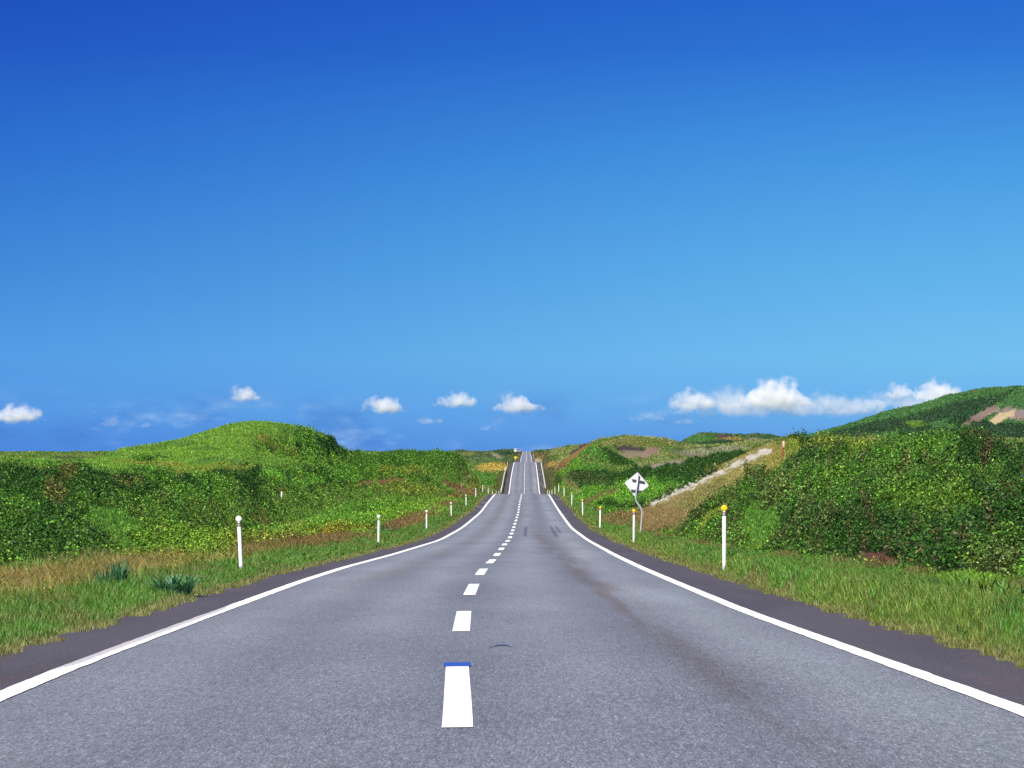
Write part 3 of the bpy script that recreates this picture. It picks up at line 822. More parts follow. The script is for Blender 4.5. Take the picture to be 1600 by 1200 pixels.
def paint(name, wear, wear_attr=False):
    m, n, l, b = mat(name)
    tcn = n.new('ShaderNodeTexCoord')
    z = n.new('ShaderNodeTexNoise'); z.inputs['Scale'].default_value = 60; z.inputs['Detail'].default_value = 5; z.inputs['Roughness'].default_value = 0.75
    mpn = n.new('ShaderNodeMapping'); mpn.inputs['Scale'].default_value = (1, 0.25, 1)
    l.new(tcn.outputs['Object'], mpn.inputs[0]); l.new(mpn.outputs[0], z.inputs[0])
    at = n.new('ShaderNodeAttribute'); at.attribute_name = 'wear'
    ad = n.new('ShaderNodeMath'); ad.operation = 'ADD'
    l.new(z.outputs[0], ad.inputs[0]); l.new(at.outputs['Fac'], ad.inputs[1])
    r = n.new('ShaderNodeMapRange'); r.inputs[1].default_value = 0.66; r.inputs[2].default_value = 0.72; r.inputs[4].default_value = wear
    l.new(ad.outputs[0], r.inputs[0])
    mx = n.new('ShaderNodeMix'); mx.data_type = 'RGBA'
    mx.inputs['A'].default_value = (0.86, 0.85, 0.80, 1); mx.inputs['B'].default_value = (0.30, 0.28, 0.27, 1)
    l.new(r.outputs[0], mx.inputs['Factor']); l.new(mx.outputs['Result'], b.inputs['Base Color'])
    b.inputs['Roughness'].default_value = 0.6
    return m
M_PAINT = paint('road_paint', 0.75)
def add_attr(o, name, vals):
    at = o.data.attributes.new(name, 'FLOAT', 'POINT')
    at.data.foreach_set('value', np.asarray(vals, np.float32))
for s in (-1, 1):
    e0 = (lambda Y: -HW - 0.078 + 0.018 * (fbm(Y / 0.3, Y * 0, 111, 3) - .5)) if s < 0 else (lambda Y: HW - 0.078 + 0.018 * (fbm(Y / 0.3, Y * 0, 112, 3) - .5))
    e1 = (lambda Y: -HW + 0.078 + 0.018 * (fbm(Y / 0.3, Y * 0, 113, 3) - .5)) if s < 0 else (lambda Y: HW + 0.078 + 0.018 * (fbm(Y / 0.3, Y * 0, 114, 3) - .5))
    el_ = strip('edge_line', e0, e1, M_PAINT, 0.006, parent=road, n=6, ystn=yfine)
    co = np.empty(len(el_.data.vertices) * 3); el_.data.vertices.foreach_get('co', co); co = co.reshape(-1, 3)
    tt = (np.arange(len(co)) % 6) / 5.0
    if s < 0:
        wv = (1 - tt) * 0.55 * sstep(18, 20, co[:, 1]) * sstep(34, 30, co[:, 1]) - 0.05
    else:
        wv = (tt - 0.5) * 0.10 - 0.05
    add_attr(el_, 'wear', wv)
cl0 = -HW + 0.466 * WID
clx = lambda Y: -HW + WID * np.interp(Y, [35, 60, 95, 140, 220, 300], [0.466, 0.482, 0.468, 0.474, 0.478, 0.5])
y = 13.65
first = True
while y < 1000:
    if not (300 < y < 500):
        d = strip('centre_dash', lambda Y: clx(Y) - 0.075, lambda Y: clx(Y) + 0.075, M_PAINT, 0.005, parent=road, n=3, y0=y, y1=y + 5.1)
        add_attr(d, 'wear', np.full(len(d.data.vertices), -0.12))
        if first:
            M_BLUE = plain('blue_paint', (0.02, 0.075, 0.36), 0.6, noise=0.3, nscale=20)
            bl = strip('blue_mark', lambda Y: clx(Y) - 0.09, lambda Y: clx(Y) + 0.09, M_BLUE, 0.0055, parent=road, n=3, y0=y + 5.12, y1=y + 5.62)
            bl['label'] = 'blue paint bar at the end of the nearest centre dash'
            first = False
    y += 10.75
strip('centre_dash', -0.075, 0.075, M_PAINT, 0.01, parent=road, n=2, y0=1300, y1=2300)
add_attr(bpy.data.objects[[o.name for o in road.children if o.name.startswith('centre_dash')][-1]], 'wear', np.full(len([o for o in road.children if o.name.startswith('centre_dash')][-1].data.vertices), -0.2))
# a short curved blue scratch beside the second dash
bm = bmesh.new()
prev = None
for k in range(9):
    t = k / 8
    X = float(road_x(21.5)) + cl0 + 0.22 + 0.19 * t
    Yk = 21.2 + 0.55 * math.sin(math.pi * t * 0.85)
    wd = 0.02 + 0.12 * math.sin(math.pi * t)
    zz = float(road_z(Yk)) + 0.003
    a, b = bm.verts.new((X, Yk, zz)), bm.verts.new((X, Yk + wd, float(road_z(Yk + wd)) + 0.003))
    if prev: bm.faces.new((prev[0], a, b, prev[1]))
    prev = (a, b)
sc = obj('scratch_mark', bm, plain('scratch_blue', (0.05, 0.06, 0.16), 0.7), road)

# ------------------------------------------------------------------ leaves and grass (countless: stuff)
def surface_points(n_target_density, px0, px1, y0, y1):
    """points on the ground, denser near the viewer as real detail needs; each carries its surface normal"""
    ci = np.where((PX[0] >= px0 - 1e9))[0]
    rr = np.where((ys >= y0) & (ys < y1))[0]
    rr = rr[rr < nr_ - 1]
    return rr

PYT = HZ - (ZT - CAM_Z) * F / YY
run = np.minimum.accumulate(PYT, axis=0)
prev = np.vstack([np.full((1, nc_), 2000.0), run[:-1]])
vis_h = np.vstack([np.clip(prev - PYT, 0, None)[1:], np.zeros((1, nc_))])   # rows of picture that each strip of ground fills
soft = np.clip(1 - (PYT - prev) / 14.0, 0, 1)      # a little of what lies just behind a crest too
dpx = np.abs(np.gradient(PX, axis=1))
KIND = tkind.reshape(XX.shape)
dlnY = np.gradient(np.log(ys))[:, None]
LEAF_WORLD = lambda Y: np.maximum(0.0084 * np.sqrt(Y), 1.9 * Y / F)
leaf_px = LEAF_WORLD(YY) * F / YY
weight = (vis_h + 0.22 * soft * dlnY / 0.008 * 1.5) * np.minimum(dpx, 40.0)
weight *= np.where(np.abs(UU) < 0.2, 1.0, np.where(np.abs(UU) < np.interp(YY, [20, 60, 200, 1000], [0.62, 0.45, 0.30, 0.25]), 0.55, 0.0))
dens_kind = np.array([0.0, 4.0, 5.2, 5.2, 4.5, 0.06, 3.5])
weight *= dens_kind[KIND] / (leaf_px ** 2 * 0.42) * 1.5
weight *= (LAT > 0.7) & (YY > 9)
cnt = rng.poisson(np.clip(weight, 0, 400))
cnt[-1] = 0; cnt[:, -1] = 0
idx = np.repeat(np.arange(cnt.size), cnt.ravel())
ri, cj = idx // nc_, idx % nc_
fa, fb = rng.random(len(idx)), rng.random(len(idx))
def bil(A):
    return (A[ri, cj] * (1 - fa) + A[ri, cj + 1] * fa) * (1 - fb) + (A[ri + 1, cj] * (1 - fa) + A[ri + 1, cj + 1] * fa) * fb
PXs, PYs, PZs = bil(XX), bil(YY), bil(ZT)
# ground normals
gx = (ZT[ri, cj + 1] - ZT[ri, cj]) / (XX[ri, cj + 1] - XX[ri, cj])
gy = (ZT[ri + 1, cj] - ZT[ri, cj]) / (ys[ri + 1] - ys[ri])
gx = np.clip(gx, -1.5, 1.5); gy = np.clip(gy, -1.5, 1.5)
latp = bil(LAT)
pcol, pkind, _ = cover(PXs, PYs, bil(ZZ), CX + F * PXs / PYs, latp, LEFT[ri, cj], WHO[ri, cj])

def unit(v): return v / np.maximum(np.linalg.norm(v, axis=1, keepdims=True), 1e-9)
def make_leaves(name, sel, label, aspect, lift, tilt, upright, size_k, mat_, kindname, vary=0.62, warm=0.1):
    X, Y, Z = PXs[sel], PYs[sel], PZs[sel]
    n = len(X)
    if n == 0: return None
    s = LEAF_WORLD(Y) * size_k * (0.5 + 0.9 * rng.random(n)) * (0.80 + 0.45 * fbm(X / 1.7 + 9, Y / 4.0, 161, 2))
    s = np.where(rng.random(n) < 0.04, s * 1.3, s) * 0.78
    nrm = unit(np.stack([-gx[sel], -gy[sel], np.ones(n)], 1) + tilt * rng.normal(size=(n, 3)))
    d = rng.normal(size=(n, 3)); d[:, 2] += upright
    d = unit(d - (d * nrm).sum(1, keepdims=True) * nrm * (0 if upright > 1.5 else 1))
    side = unit(np.cross(d, nrm if upright <= 1.5 else rng.normal(size=(n, 3))))
    P = np.stack([X, Y, Z], 1)
    hgt = lift * (rng.random(n) ** 1.3) * (0.35 + 0.65 * sstep(0.8, 2.5, latp[sel]))
    P[:, 2] += hgt * np.where(upright > 1.5, 0.15, 1.0) - 0.02
    L = s[:, None] * d
    W = (s * aspect * 0.5)[:, None] * side
    v0 = P; v1 = P + L * 0.45 + W; v2 = P + L; v3 = P + L * 0.45 - W
    v2 = v2 - np.array([0, 0, 1]) * (s * 0.12)[:, None]
    V = np.stack([v0, v1, v2, v3], 1).reshape(-1, 3)
    c = 1.12 * pcol[sel] * np.exp(rng.normal(0, vary, n))[:, None]
    y_ = rng.random(n)
    c[y_ < 0.05 * warm * 4] *= np.array([2.2, 1.5, 0.7])
    c[(y_ > 0.993)] *= np.array([2.0, 0.7, 0.6])
    c *= 1 + 0.25 * (rng.random((n, 1)) - 0.5) * np.array([1.0, 0.2, -0.5])
    c = np.clip(c, 0.003, 0.7)
    o = mesh_np(name, V, np.arange(4 * n), 4, mat_, col=np.repeat(c, 4, 0))
    tag(o, label, kindname, kind='stuff')
    return o

k_ = pkind
stalk = np.random.default_rng(5).random(len(k_)) < np.where((k_ == 2) | (k_ == 3), 0.05, 0.0)
k_ = np.where(stalk & (PYs < 450), 9, k_)
near_ = PYs < 450
make_leaves('shrub_foliage', ((k_ == 2) | (k_ == 3)) & near_ & LEFT[ri, cj], 'dense leafy scrub covering the bank left of the road', 0.62, 0.28, 0.85, 0.5, 1.0, M_LEAF, 'scrub')
make_leaves('shrub_foliage', ((k_ == 2) | (k_ == 3)) & near_ & ~LEFT[ri, cj], 'dense dark green scrub covering the bank right of the road', 0.62, 0.28, 0.85, 0.5, 1.0, M_LEAF, 'scrub')
make_leaves('grass_stalks', (k_ == 9), 'single grass stalks standing out of the roadside scrub', 0.13, 0.25, 0.5, 2.4, 2.6, M_GRASS, 'grass', 0.5)
make_leaves('hill_grass', (k_ == 4) & near_, 'bright green grass on the rounded hill to the left', 0.26, 0.1, 0.5, 2.2, 1.5, M_GRASS, 'grass', 0.3)
make_leaves('dry_grass', (k_ == 1) & near_, 'brown and straw coloured dry grass on the verges and the stony track', 0.15, 0.1, 0.5, 2.4, 1.35, M_GRASS, 'dry grass', 0.4)
make_leaves('distant_scrub', (k_ != 6) & ~near_, 'low green scrub and grass covering the far hills', 0.75, 0.3, 0.6, 0.9, 1.2, M_LEAF, 'scrub', 0.35)
make_leaves('forest', (k_ == 6) & ~near_, 'dark conifer wood on the slopes of the far right mountain', 0.6, 3.0, 0.6, 2.0, 1.6, M_LEAF, 'forest', 0.3)

# short grass along the edges of the road: real blades
def blades(name, sgn, n, label, hk=1.0):
    Y = np.exp(rng.uniform(math.log(8.0), math.log(330), n))
    reach = np.where(Y < 60, 3.9, 3.0) if sgn < 0 else np.interp(Y, [18, 30, 48, 80, 200], [2.1, 1.6, 1.1, 1.1, 1.5])
    lat_ = -0.20 + reach * rng.random(n) ** 1.5
    X = edge_l(Y) - lat_ if sgn < 0 else edge_r(Y) + lat_
    z, px, la, lf, wh = terrain(X, Y)
    c, kd, _ = cover(X, Y, z, px, la, lf, wh)
    cl = fbm(X / 0.35, Y / 0.5, 131, 3)
    keep = ((kd <= 1) | (rng.random(n) < 0.25)) & (lat_ > 0.0 - 0.9 * (cl - 0.45)) & (rng.random(n) < 0.35 + 1.3 * cl)
    X, Y, z, c, lat_, cl, kd = X[keep], Y[keep], z[keep], c[keep], lat_[keep], cl[keep], kd[keep]
    n = len(X)
    z = z + canopy(X, Y, kd, lat_)
    z = np.where(lat_ < 0.06, np.maximum(z, road_z(Y) - 0.055), z)
    h = (0.05 + 0.13 * rng.random(n)) * (0.5 + 0.9 * cl) * np.clip((0.6 if sgn < 0 else 0.9) + lat_ * (0.6 if sgn < 0 else 0.3), 0.6, 1.5) * hk * np.where(lat_ < 0, 0.7, 1)
    h *= np.where(kd == 1, 1.35, 1.0)
    h *= np.maximum(1, (Y / 90) ** 0.5)
    w = np.maximum(0.0022, 0.48 * Y / F) * (0.7 + 0.6 * rng.random(n))
    a = rng.uniform(0, 2 * math.pi, n)
    lean = np.stack([np.cos(a), np.sin(a), 0 * a], 1) * (h * (0.25 + 0.7 * rng.random(n)))[:, None]
    b = a + rng.normal(1.57, 0.6, n)
    sd = np.stack([np.cos(b), np.sin(b) * 0.4, 0 * b], 1) * w[:, None]
    P = np.stack([X, Y, z - 0.01], 1)
    up = np.zeros((n, 3)); up[:, 2] = h
    v = np.stack([P - sd, P + sd, P + up * 0.6 + lean * 0.35 + sd * 0.8, P + up * 0.6 + lean * 0.35 - sd * 0.8, P + up + lean, P + up + lean * 1.02], 1).reshape(-1, 3)
    base = np.arange(n)[:, None] * 6
    f = np.concatenate([base + np.array([[0, 1, 2, 3]]), base + np.array([[3, 2, 5, 4]])], 1).ravel()
    c = c * np.exp(rng.normal(0, 0.35, n))[:, None]
    dr = rng.random(n) < 0.08
    c[dr] = c[dr] * 0.3 + np.array(C_DRY) * 0.75
    c *= 1 + 0.3 * (rng.random((n, 1)) - 0.5) * np.array([1.0, 0.1, -0.6])
    o = mesh_np(name, v, f, 4, M_GRASS, col=np.repeat(np.clip(c, .003, .6), 6, 0))
    return tag(o, label, 'grass', kind='stuff')
blades('verge_grass', -1, 490000, 'green and straw coloured grass on the verge left of the road', 0.85)
blades('verge_grass', 1, 460000, 'short green and ochre grass on the verge right of the road', 0.62)

# ------------------------------------------------------------------ small things
def ground_at(X, Y):
    z, px, la, lf, wh = terrain(np.array([float(X)]), np.array([float(Y)]))
    return float(z[0])
M_POST = plain('post_white', (0.80, 0.80, 0.78), 0.45, noise=0.25, nscale=6, dirt=(0.5, 0.48, 0.42))
M_NECK = plain('neck_grey', (0.42, 0.41, 0.40), 0.5)
M_BAND = plain('band_red', (0.28, 0.05, 0.05), 0.5)
M_REFW = plain('reflector_white', (0.78, 0.78, 0.74), 0.25)
M_REFY = plain('reflector_yellow', (0.85, 0.47, 0.01), 0.3)
M_RIM = plain('reflector_rim', (0.70, 0.70, 0.68), 0.4)

def make_post(refl, rim):
    r = empty('marker_post')
    bm = bmesh.new()
    tube(bm, [(0, 0, -0.25), (0, 0, 0.0), (0, 0, 0.755), (0, 0, 0.765)], [0.032, 0.032, 0.032, 0.027], 16)
    obj('post', bm, M_POST, r, True)
    bm = bmesh.new()
    tube(bm, [(0, 0, 0.765), (0, 0, 0.81), (0, 0, 0.855)], [0.027, 0.026, 0.024], 16)
    nk = obj('neck', bm, M_NECK, r, True)
    bm = bmesh.new()
    tube(bm, [(0, 0, 0.818), (0, 0, 0.832)], [0.0295, 0.0295], 16)
    obj('band', bm, M_BAND, nk, True)
    bm = bmesh.new()
    tube(bm, [(0, 0.022, 0.9), (0, 0.018, 0.9), (0, -0.018, 0.9), (0, -0.022, 0.9)], [0.048, 0.052, 0.052, 0.046], 24)
    rm = obj('reflector', bm, rim, r)
    bm = bmesh.new()
    tube(bm, [(0, -0.022, 0.9), (0, -0.027, 0.9), (0, -0.031, 0.9)], [0.044, 0.042, 0.030], 24)
    obj('lens', bm, refl, rm)
    return r
def copy_thing(o, parent=None):
    c = o.copy(); COL.objects.link(c)
    if parent: c.parent = parent
    for ch in o.children: copy_thing(ch, c)
    return c
ORD = ['nearest', 'second', 'third', 'fourth', 'fifth', 'sixth', 'seventh', 'eighth', 'ninth', 'tenth', 'eleventh', 'twelfth', 'thirteenth', 'fourteenth', 'fifteenth', 'sixteenth', 'seventeenth', 'eighteenth', 'nineteenth', 'twentieth']
lean_r = np.random.default_rng(3)
def posts(sgn, refl, rim, word, grp, off, tiltfirst):
    Ys = [48.4 + 43.2 * k for k in range(11)] + [654, 697, 1440, 1500, 1570, 1630]
    proto = make_post(refl, rim)
    for k, Y in enumerate(Ys):
        o = proto if k == 0 else copy_thing(proto)
        X = float(road_x(Y)) + sgn * (HW + off)
        o.location = (X, Y, float(road_z(Y)) + (0.0 if sgn < 0 else 0.18))
        o.rotation_euler = (lean_r.normal(0, 0.01), tiltfirst if k == 0 else lean_r.normal(0, 0.012), 0)
        side = 'left' if sgn < 0 else 'right'
        if k == 0: lab = f'white post with {word} round reflector, tallest and nearest on the {side} verge'
        elif k <= 10: lab = f'white post with {word} round reflector, {ORD[k]} along the {side} verge from the viewer'
        elif k <= 12: lab = f'{"lower" if k == 11 else "upper"} white post with {word} reflector atop the second rise, {side} side'
        else: lab = f'tiny white post with {word} reflector on the farthest rise, {ORD[k - 13].replace("nearest", "lowest")} on the {side} side'
        tag(o, lab, 'marker post', grp)
posts(-1, M_REFW, M_RIM, 'white', 'white-reflector posts along the left verge', 1.42, -0.045)
posts(1, M_REFY, M_REFY, 'yellow', 'yellow-reflector posts along the right verge', 1.17, 0.0)

# diamond warning sign seen from the back on a bent pole
M_GALV = plain('galvanised', (0.46, 0.47, 0.48), 0.45, 0.35, noise=0.4, nscale=14)
M_BACK = plain('sign_back', (0.56, 0.57, 0.60), 0.5, 0.0, noise=0.3, nscale=5, dirt=(0.5, 0.5, 0.53))
M_BRKT = plain('bracket_dark', (0.10, 0.10, 0.11), 0.5)
SY = 100.0
k_px = SY / F
sx = (1001 - CX) * k_px
sz = CAM_Z - (828 - HZ) * k_px
sg = empty('road_sign', (sx, SY, sz))
P = lambda px, py, dy=0.0: ((px - 1001) * k_px, dy, -(py - 828) * k_px)
bm = bmesh.new()
path = [P(1000, 842), P(1001, 828), P(1002.3, 812), P(1003.2, 801), P(1002.6, 797), P(1000, 792), P(996.5, 786.5), P(994, 782.5), P(993.2, 778), P(994.5, 766), P(997.2, 739.5)]
tube(bm, path, 0.030, 14)
obj('pole', bm, M_GALV, sg, True)
bm = bmesh.new()
cs = [(996.6, 737.5), (1014.2, 758.6), (992.6, 776.5), (976, 754.5)]
fr = []; bk = []
ctr = np.mean(cs, 0)
def rnd_corner(i):
    p = np.array(cs[i]); a = np.array(cs[i - 1]); b = np.array(cs[(i + 1) % 4])
    return [p + (a - p) / np.linalg.norm(a - p) * 1.6, p + ((a - p) / np.linalg.norm(a - p) + (b - p) / np.linalg.norm(b - p)) * 0.45, p + (b - p) / np.linalg.norm(b - p) * 1.6]
pts = [q for i in range(4) for q in rnd_corner(i)]
fr = [bm.verts.new(P(q[0], q[1], 0.110)) for q in pts]
bk = [bm.verts.new(P(q[0], q[1], 0.114)) for q in pts]
bm.faces.new(fr); bm.faces.new(bk[::-1])
for i in range(len(pts)):
    j = (i + 1) % len(pts)
    bm.faces.new((fr[i], fr[j], bk[j], bk[i]))
obj('sign_panel', bm, M_BACK, sg)
def bracket(x0, y0, x1, y1):
    bm = bmesh.new()
    a = Vector(P(x0, y0, 0.0)); b = Vector(P(x1, y1, 0.0))
    d = (b - a).normalized(); up = Vector((-d.z, 0, d.x))
    for s0 in (1,):
        vs = []
        for yy in (0.030, 0.1095):
            for (e, q) in ((a, -1), (b, -1), (b, 1), (a, 1)):
                vs.append(bm.verts.new(e + up * (0.017 * q) + Vector((0, yy, 0))))
        for q in ((0, 1, 2, 3), (7, 6, 5, 4), (0, 4, 5, 1), (1, 5, 6, 2), (2, 6, 7, 3), (3, 7, 4, 0)):
            bm.faces.new([vs[i] for i in q])
    obj('bracket', bm, M_BRKT, sg)
bracket(987.5, 749, 1007, 752.5)
bracket(985.8, 765.3, 1003.8, 767.3)
tag(sg, 'back of a diamond shaped metal warning sign on a bent grey pole', 'road sign')

# white guard rails on the second rise
M_RAIL = plain('rail_white', (0.74, 0.74, 0.72), 0.5, noise=0.3, nscale=1.0)
M_WALL = plain('rail_post', (0.55, 0.55, 0.55), 0.6)
def guard_rail(sgn, off, Y0, Y1, label, flare):
    r = empty('guard_rail', (0, 0, 0))
    r.location = (float(road_x(Y0)) + sgn * (HW + off), Y0, float(road_z(Y0)))
    ox, oy, oz = r.location
    Yv = np.arange(Y0, Y1 + .1, 4.0)
    prof = [(-0.02, 0.42), (0.03, 0.48), (-0.02, 0.56), (0.03, 0.62), (0.03, 0.68), (-0.02, 0.72), (-0.04, 0.72), (-0.04, 0.42)]
    bm = bmesh.new()
    rings = []
    for i, Y in enumerate(Yv):
        ex = off + flare * sstep(Y1 - 30, Y1, Y)
        X = float(road_x(Y)) + sgn * (HW + ex)
        Zb = float(road_z(Y)) + 0.0
        rings.append([bm.verts.new((X - ox - sgn * p, Y - oy, Zb - oz + q)) for p, q in prof])
    for i in range(len(rings) - 1):
        for k in range(len(prof)):
            bm.faces.new((rings[i][k], rings[i][(k + 1) % len(prof)], rings[i + 1][(k + 1) % len(prof)], rings[i + 1][k]))
    bm.faces.new(rings[0]); bm.faces.new(rings[-1][::-1])
    obj('beam', bm, M_RAIL, r)
    for Y in Yv[::2]:
        ex = off + flare * sstep(Y1 - 30, Y1, Y)
        X = float(road_x(Y)) + sgn * (HW + ex + 0.11)
        bm = bmesh.new()
        tube(bm, [(X - ox, Y - oy, float(road_z(Y)) - oz - 0.3), (X - ox, Y - oy, float(road_z(Y)) - oz + 0.74)], 0.06, 8)
        obj('rail_post', bm, M_WALL, r)
    return tag(r, label, 'guard rail')
guard_rail(-1, 1.35, 520, 655, 'white guard rail on the left of the second rise', 0.25)
guard_rail(1, 1.10, 540, 700, 'white guard rail on the right of the second rise', 0.25)

# yellow warning sign beyond the second crest
YS = 775.0
yx, yb = (805.5 - CX) * YS / F, CAM_Z - (721.5 - HZ) * YS / F
ysn = empty('warning_sign', (yx, YS, yb - 0.8))
bm = bmesh.new(); tube(bm, [(0, 0, -0.3), (0, 0, 2.35)], 0.045, 10); obj('pole', bm, M_GALV, ysn, True)
bm = bmesh.new()
q = [(0, 0.42), (0.42, 0), (0, -0.42), (-0.42, 0)]
f_ = [bm.verts.new((a, -0.055, 1.95 + b)) for a, b in q]; b_ = [bm.verts.new((a, -0.05, 1.95 + b)) for a, b in q]
bm.faces.new(f_); bm.faces.new(b_[::-1])
for i in range(4): bm.faces.new((f_[i], b_[i], b_[(i + 1) % 4], f_[(i + 1) % 4]))
obj('sign_panel', bm, M_REFY, ysn)
tag(ysn, 'tiny yellow diamond warning sign left of the road beyond the second crest', 'road sign')

# white van far down the road on the left
VY = 1690.0
vx = (808.3 - CX) * VY / F
vz = CAM_Z - (706.3 - HZ) * VY / F
M_VAN = plain('van_white', (0.80, 0.81, 0.83), 0.3)
M_GLASS = plain('van_glass', (0.03, 0.06, 0.09), 0.1)
M_TYRE = plain('tyre_black', (0.02, 0.02, 0.02), 0.8)
M_TAIL = plain('tail_lamp_red', (0.35, 0.02, 0.02), 0.3)
van = empty('van', (vx, VY, vz), (0, 0, R(-38)))
bm = bmesh.new()
pr = [(-2.1, 0.28), (-2.15, 1.0), (-2.05, 1.75), (-1.8, 1.92), (0.9, 1.92), (1.25, 1.80), (1.75, 1.05), (2.2, 0.92), (2.25, 0.30)]
a_ = [bm.verts.new((-0.85 if z < 1.3 else -0.76, x, z)) for x, z in pr]; b_ = [bm.verts.new((0.85 if z < 1.3 else 0.76, x, z)) for x, z in pr]
bm.faces.new(a_); bm.faces.new(b_[::-1])
for i in range(len(pr)):
    j = (i + 1) % len(pr)
    bm.faces.new((a_[i], b_[i], b_[j], a_[j]))
obj('body', bm, M_VAN, van)
for (lo, hi) in (((-0.66, -2.15, 1.05), (0.66, -2.07, 1.65)),):
    bm = bmesh.new(); box(bm, lo, hi); obj('window', bm, M_GLASS, van)
for sx_ in (-1, 1):
    bm = bmesh.new(); box(bm, (sx_ * 0.83 - 0.03, -1.7, 1.08), (sx_ * 0.83 + 0.03, 1.2, 1.6)); obj('window', bm, M_GLASS, van)
    bm = bmesh.new(); box(bm, (sx_ * 0.74 - 0.08, -2.19, 0.75), (sx_ * 0.74 + 0.08, -2.12, 1.0)); obj('tail_lamp', bm, M_TAIL, van)
    for yy in (-1.35, 1.45):
        bm = bmesh.new(); tube(bm, [(sx_ * 0.88, yy, 0.3), (sx_ * 0.66, yy, 0.3)], 0.31, 16); obj('wheel', bm, M_TYRE, van)
tag(van, 'small white van far off at the left edge of the last rise', 'van')

# red stake on the right bank, little stake on the left bank
def solve_ground(px, py, y0, y1):
    Y = np.linspace(y0, y1, 1500)
    X = (px - CX) * Y / F
    z, p, la, lf, wh = terrain(X, Y)
    q = HZ - (z - CAM_Z) * F / Y
    i = int(np.argmin(np.abs(q - py)))
    return X[i], Y[i], float(z[i])
M_RUST = plain('stake_red', (0.20, 0.035, 0.02), 0.7, noise=0.4, nscale=8)
M_PINK = plain('ribbon_pink', (0.75, 0.42, 0.42), 0.8, noise=0.5, nscale=10, dirt=(0.6, 0.10, 0.10))
M_WOOD = plain('stake_white', (0.75, 0.72, 0.62), 0.7)
X0, Y0, Z0 = solve_ground(1222.5, 720, 96, 127)
q = Y0 / F
stk = empty('marker_stake', (X0, Y0, Z0))
bm = bmesh.new(); tube(bm, [(-1.5 * q, 0, -0.3), (0, 0, 6 * q), (1.3 * q, 0, 20 * q), (2 * q, 0, 31 * q)], 0.026, 10); obj('stake', bm, M_RUST, stk, True)
bm = bmesh.new()
g_ = []
for k in range(7):
    t = k / 6
    zz = (31 - 11 * t) * q
    w = (1.7 * math.sin(math.pi * (0.15 + 0.8 * t)) + 0.5) * q
    x = (1.8 + 0.3 * math.sin(4 * t)) * q
    g_.append([bm.verts.new((x - w, -0.035 - 0.02 * math.sin(5 * t), zz)), bm.verts.new((x, -0.055, zz - 0.01)), bm.verts.new((x + w, -0.03 + 0.02 * math.cos(5 * t), zz)), bm.verts.new((x + w * .6, 0.03, zz)), bm.verts.new((x - w * .6, 0.03, zz))])
for k in range(6):
    for i in range(5):
        bm.faces.new((g_[k][i], g_[k][(i + 1) % 5], g_[k + 1][(i + 1) % 5], g_[k + 1][i]))
bm.faces.new(g_[0]); bm.faces.new(g_[-1])
obj('ribbon', bm, M_PINK, stk, True)
tag(stk, 'rusty red stake with a pink ribbon at the top of the right bank', 'stake')
X0, Y0, Z0 = solve_ground(439.5, 774, 150, 215)
q = Y0 / F
stk = empty('marker_stake', (X0, Y0, Z0))
bm = bmesh.new(); tube(bm, [(0, 0, -0.3), (0.6 * q, 0, 6 * q)], 0.035, 8); obj('stake', bm, M_WOOD, stk, True)
bm = bmesh.new(); tube(bm, [(0.6 * q, 0, 6 * q), (1.6 * q, 0, 11 * q)], 0.04, 8); obj('stake_top', bm, M_RUST, stk, True)
tag(stk, 'short white stake with a red top in the scrub on the left bank', 'stake')

# thin masts on the skyline
M_MASTR = plain('mast_red', (0.55, 0.16, 0.2), 0.6)
M_MAST = plain('mast_grey', (0.22, 0.27, 0.36), 0.6)
def mast(px, ytop, ybase, Y, label, red):
    q = Y / F
    r = empty('radio_mast', ((px - CX) * q, Y, CAM_Z - (ybase - HZ) * q))
    h = (ybase - ytop) * q
    wd = 0.28 * q
    bm = bmesh.new()
    for a in (0, 2.09, 4.19):
        tube(bm, [(wd * math.cos(a), wd * math.sin(a), -5), (wd * .5 * math.cos(a), wd * .5 * math.sin(a), h * 0.9)], 0.07 * q, 5)
    for k in range(14):
        z = h * 0.9 * k / 14; s = wd * (1 - .5 * k / 14)
        p3 = [(s * math.cos(a), s * math.sin(a), z) for a in (0, 2.09, 4.19)]
        p4 = [(s * math.cos(a), s * math.sin(a), z + h * 0.9 / 14) for a in (2.09, 4.19, 0)]
        for i in range(3): tube(bm, [p3[i], p4[i]], 0.04 * q, 4)
    obj('lattice', bm, M_MASTR if red else M_MAST, r)
    bm = bmesh.new(); tube(bm, [(0, 0, h * 0.88), (0, 0, h)], 0.10 * q, 6)
    obj('antenna', bm, M_MASTR if red else M_MAST, r)
    tag(r, label, 'mast')
mast(1264.5, 650, 682, 1800, 'thin grey lattice mast on the skyline, taller one on the right', False)
mast(1301, 665.5, 676, 2450, 'small grey mast on the skyline below the right mountain', False)

